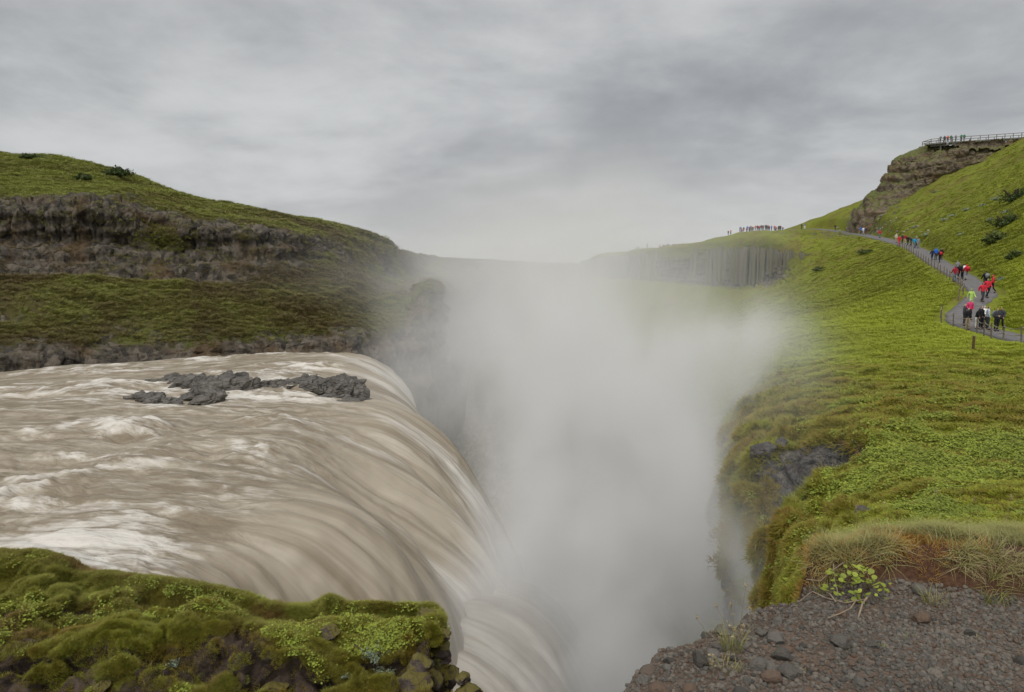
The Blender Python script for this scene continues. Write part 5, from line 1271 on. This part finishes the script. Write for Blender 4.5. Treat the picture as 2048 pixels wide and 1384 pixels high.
def inst_free(mat):                                                  # leaf colour by object for single plants
    m = mat.copy(); m.name = mat.name + '_plant'
    for nd in m.node_tree.nodes:
        if nd.type == 'ATTRIBUTE' and nd.attribute_name == 'tint':
            oi = m.node_tree.nodes.new('ShaderNodeObjectInfo')
            for l in list(nd.outputs['Fac'].links): m.node_tree.links.new(oi.outputs['Random'], l.to_socket)
    return m
M['shrub1'] = inst_free(M['shrub']); M['willow1'] = inst_free(M['willow']); M['leaf1'] = inst_free(M['leafy']); M['dry1'] = inst_free(M['drygrass']); M['straw1'] = inst_free(M['straw'])
def shrub(name, loc, rx, ry, rz, leaf, n, mat, label, cat, seed, group=None):
    root = link(name, None); root.location = loc; tag(root, label, cat, group)
    link('foliage', foliage_mesh('foliage', mat, n, rx, ry, rz, leaf, seed), root)
    bm = bmesh.new(); r = np.random.default_rng(seed + 1)
    for _ in range(5): box_between(bm, (r.normal() * rx * .1, r.normal() * ry * .1, -.25 * rz), (r.normal() * rx * .4, r.normal() * ry * .4, rz * .75), rx * .05, rx * .05)
    me = bpy.data.meshes.new('stem'); bm.to_mesh(me); bm.free(); me.materials.append(M['stem']); link('stem', me, root)
    return root
for k, (u, v, rx, rz, lab) in enumerate([(236, 350, 3.6, 1.7, 'dark bush on the left hill skyline'), (166, 358, 1.9, 1.1, 'small round bush on the grass below the left skyline'), (60, 314, 3.0, .9, 'low bush at the top of the left hill')]):
    h = ray_on(LBT, u, v + 4)
    if h is None: h = Vector(P(u, v, 165))
    shrub('bush', h + Vector((0, 0, rz * .35)), rx, rx * .7, rz, .28, 1500, M['shrub1'], lab, 'bush', 1000 + k)
for k, (u, v, rx, rz, lab) in enumerate([(2036, 400, 3.2, 2.0, 'dark bush highest in the row at the right border'), (2018, 450, 3.0, 1.6, 'dark bush in the middle of the row at the right border'), (1995, 482, 2.6, 1.3, 'dark bush lowest in the row near the right border'), (2035, 515, 1.5, .8, 'small dark bush near the right border above the path'), (1640, 540, 1.6, .7, 'small dark bush on the slope below the basalt cliff'), (1735, 505, 2.0, .6, 'dark bushy patch just below the far path')]):
    h = ray_on(RBT, u, v)
    shrub('bush', h, rx, rx * .8, rz, .20, 1700, M['shrub1'], lab, 'bush', 1020 + k)
for k, (u, v, w) in enumerate([(1995,398,1.5),(1968,412,1.3),(1892,440,1.3),(1908,432,1.1),(1935,420,1.0),(1855,470,1.0),(1830,455,.9),(2015,425,1.2),(1870,385,1.0),(1985,440,.9),(2010,560,.8),(1925,470,.8)]):
    h = ray_on(RBT, u, v)
    shrub('dwarf_willow', h, w, w * .8, .42, .13, 420, M['willow1'], 'low silver grey dwarf willow patch on the upper green slope', 'willow', 1040 + k, 'silver willow patches on the upper slope')
for k, (u, v, w, lab) in enumerate([(752, 1312, .30, 'silver leaved willow growing at the right part of the knoll'), (775, 1345, .22, 'silver willow spilling over the knoll edge beside the boulders'), (690, 1352, .12, 'tiny silver willow sprig near the bottom of the knoll'), (345, 1328, .13, 'small silver leaved plant in the hollow of the knoll')]):
    h = ray_on(KNT, u, v)
    shrub('willow', h, w, w * .8, w * .7, .024, int(2600 * w + 120), M['willow1'], lab, 'willow', 1060 + k)

def leaf_mesh(sz):
    V = []; n = 10
    for i in range(n):
        a = 2 * math.pi * i / n; rr = 1 - .18 * math.cos(a) + .05 * (i % 2)
        V.append((math.cos(a) * rr * sz, math.sin(a) * rr * sz * .82, .10 * sz * math.cos(2 * a)))
    V.append((0, 0, -.10 * sz))
    return mesh_np('leaf', V, None, [(i, (i + 1) % n, n) for i in range(n)], M['leaf1'], {'tip': [.9] * n + [.55]})
LM = leaf_mesh(1.0)
q = FGT.ray_cast(Vector((0, 0, 0)), Vector(P(1712, 1195, 1)).normalized())[0] or Vector(P(1712, 1195, 3.9))
pl_ = link('broadleaf_plant', None); pl_.location = q; tag(pl_, 'round leaved green plant at the left end of the soil bank', 'plant')
for k in range(90):
    a = rng.uniform(0, 6.28); r = .13 * math.sqrt(rng.uniform()); o = link('leaf', LM, pl_)
    o.location = (r * math.cos(a) * 1.35, r * math.sin(a), rng.uniform(.02, .19) * (1 - 2.0 * r)); o.scale = (rng.uniform(.008, .019),) * 3
    o.rotation_euler = (rng.uniform(-.2, .9), rng.uniform(-.5, .5), rng.uniform(-1, 1))
for k in range(7):
    a = rng.uniform(0, 6.28); tube('stem', [(0, 0, -.02), (.05 * math.cos(a), .04 * math.sin(a), .06), (.12 * math.cos(a), .09 * math.sin(a), .10)], .003, M['stem'], pl_)
# dry branches at its foot
db = link('dry_branch', None); q = Vector(P(1640, 1212, 3.72)); db.location = q; tag(db, 'bleached dry branches lying on the gravel below the round leaved plant', 'branch')
def fgp(u, v, dz=0.0):
    h = FGT.ray_cast(Vector((0, 0, 0)), Vector(P(u, v, 1)).normalized())[0]
    if h is None: h = Vector(P(u, v, 3.75))
    return np.array(h) + np.array([0, 0, dz]) - np.array(q)
for pts, r in (([(1600,1208,.02),(1625,1200,.05),(1650,1206,.03),(1690,1213,.02),(1735,1208,.03)], .004), ([(1612,1178,.06),(1640,1185,.07),(1662,1172,.09),(1685,1165,.12)], .004), ([(1655,1242,.015),(1680,1238,.03),(1700,1228,.03),(1712,1214,.04)], .004), ([(1665,1160,.10),(1668,1180,.06),(1676,1200,.03)], .004), ([(1640,1190,.04),(1660,1203,.04),(1672,1212,.02)], .004), ([(1716,1240,.01),(1724,1222,.04),(1738,1206,.05)], .005)):
    tube('branch', [fgp(*a_) for a_ in pts], r, M['twig'], db)
# tufts and stalks standing singly
def tuft_thing(u, v, name, h, n, spread, mat, label, seed, cat='grass', width=.003, tree=FGT, dflt=3.4, flowers=0):
    hh = tree.ray_cast(Vector((0, 0, 0)), Vector(P(u, v, 1)).normalized())[0] or Vector(P(u, v, dflt))
    o = link(name, None); o.location = hh; tag(o, label, cat)
    t = grass_tuft('blades', mat, n, h, spread, width, .8, seed, 3); link('blades', t.data, o)
    for k in range(flowers):
        fm = foliage_mesh('flower', M['straw1'], 14, .008, .008, .008, .006, seed + k); f = link('flower', fm, o); a = rng.uniform(0, 6.28); f.location = (spread * math.cos(a), spread * math.sin(a), h * rng.uniform(.4, .9))
    return o
tuft_thing(1462, 1300, 'grass_tuft', .17, 70, .05, M['dry1'], 'pale grass tuft with tiny flowers on the edge of the gravel', 1100, flowers=14)
tuft_thing(1450, 1340, 'weed', .07, 50, .07, M['dry1'], 'low yellowish weed below the pale grass tuft on the gravel', 1101, 'weed', flowers=10)
tuft_thing(1762, 1298, 'weed', .045, 18, .02, M['leaf1'], 'small bright green weed in the middle of the gravel', 1102, 'weed', .004)
tuft_thing(1818, 1280, 'weed', .04, 14, .03, M['dry1'], 'thin yellow green sprout right of the bright green weed', 1103, 'weed')
tuft_thing(1895, 1290, 'weed', .035, 9, .012, M['leaf1'], 'tiny green sprout among the stones at right', 1104, 'weed')
tuft_thing(1945, 1280, 'weed', .04, 14, .03, M['dry1'], 'sparse yellowish sprout near the right border of the gravel', 1105, 'weed')
tuft_thing(1590, 1340, 'weed', .03, 20, .04, M['dry1'], 'flat mossy weed in the lower gravel left of centre', 1106, 'weed')
tuft_thing(1655, 1100, 'grass_tuft', .20, 60, .04, M['dry1'], 'spiky green grass tuft at the left tip of the soil bank', 1107, dflt=4.1)
for k_, (u_, v_2, lab_) in enumerate([(1690,1168,'grey green grass clump behind the round leaved plant, left side'),(1742,1172,'grass clump hugging the right side of the round leaved plant'),(1650,1190,'thin grass clump left of the dry branches'),(1985,1205,'grass tuft growing from the soil face near the right border'),(1870,1208,'grass tuft at the foot of the soil face, centre')]):
    tuft_thing(u_, v_2, 'grass_tuft', .13, 46, .06, M['dry1'], lab_, 1120 + k_, width=.004, dflt=3.7)
def stalk(u0, v0, u1, v1, d, label, seed, head=True):
    a = np.array(P(u0, v0, d)); h = FGT.ray_cast(Vector((a[0], a[1], 0)), Vector((0, 0, -1)))[0]
    if h is not None and h.z > -2.6: a[2] = h.z
    b = np.array(P(u1, v1, d)); o = link('grass_stalk', None); o.location = a; tag(o, label, 'grass stalk')
    mid_ = (b - a) * .55 + np.array([(a - b)[0] * .12, 0, .01])
    tube('stem', [np.zeros(3) - np.array([0, 0, .03]), mid_ * .5, mid_, b - a], np.array([.0016, .0014, .0012, .0008]), M['straw1'], o)
    if head:
        hd = foliage_mesh('seed_head', M['straw1'], 26, .010, .010, .035, .007, seed, .2); s_ = link('seed_head', hd, o); s_.location = b - a
for k, (u0, v0, u1, v1, d, lab) in enumerate([(1416,1275,1394,1238,3.3,'bent grass stalk with dark head at the gravel edge, leftmost'),(1450,1270,1432,1212,3.35,'slender grass stalk second from left against the spray'),(1468,1268,1462,1212,3.4,'slender grass stalk with open seed head against the spray'),(1480,1268,1492,1172,3.4,'tallest grass stalk in front of the spray'),(1500,1262,1499,1218,3.45,'short grass stalk right of the tallest one'),(1620,1180,1612,1085,3.9,'grass stalk in front of the mossy cliff'),(1712,1100,1712,1015,4.2,'dry grass stalk at the left end of the bank turf'),(1790,1080,1768,1008,4.3,'leaning dry stalk above the bank turf'),(1880,1070,1872,985,4.4,'tall dry stalk over the leafy slope'),(1960,1070,1950,1000,4.4,'dry stalk over the bank turf near the right border'),(2010,1070,2022,995,4.4,'dry stalk furthest right above the bank turf')]):
    stalk(u0, v0, u1, v1, d, lab, 1200 + k)
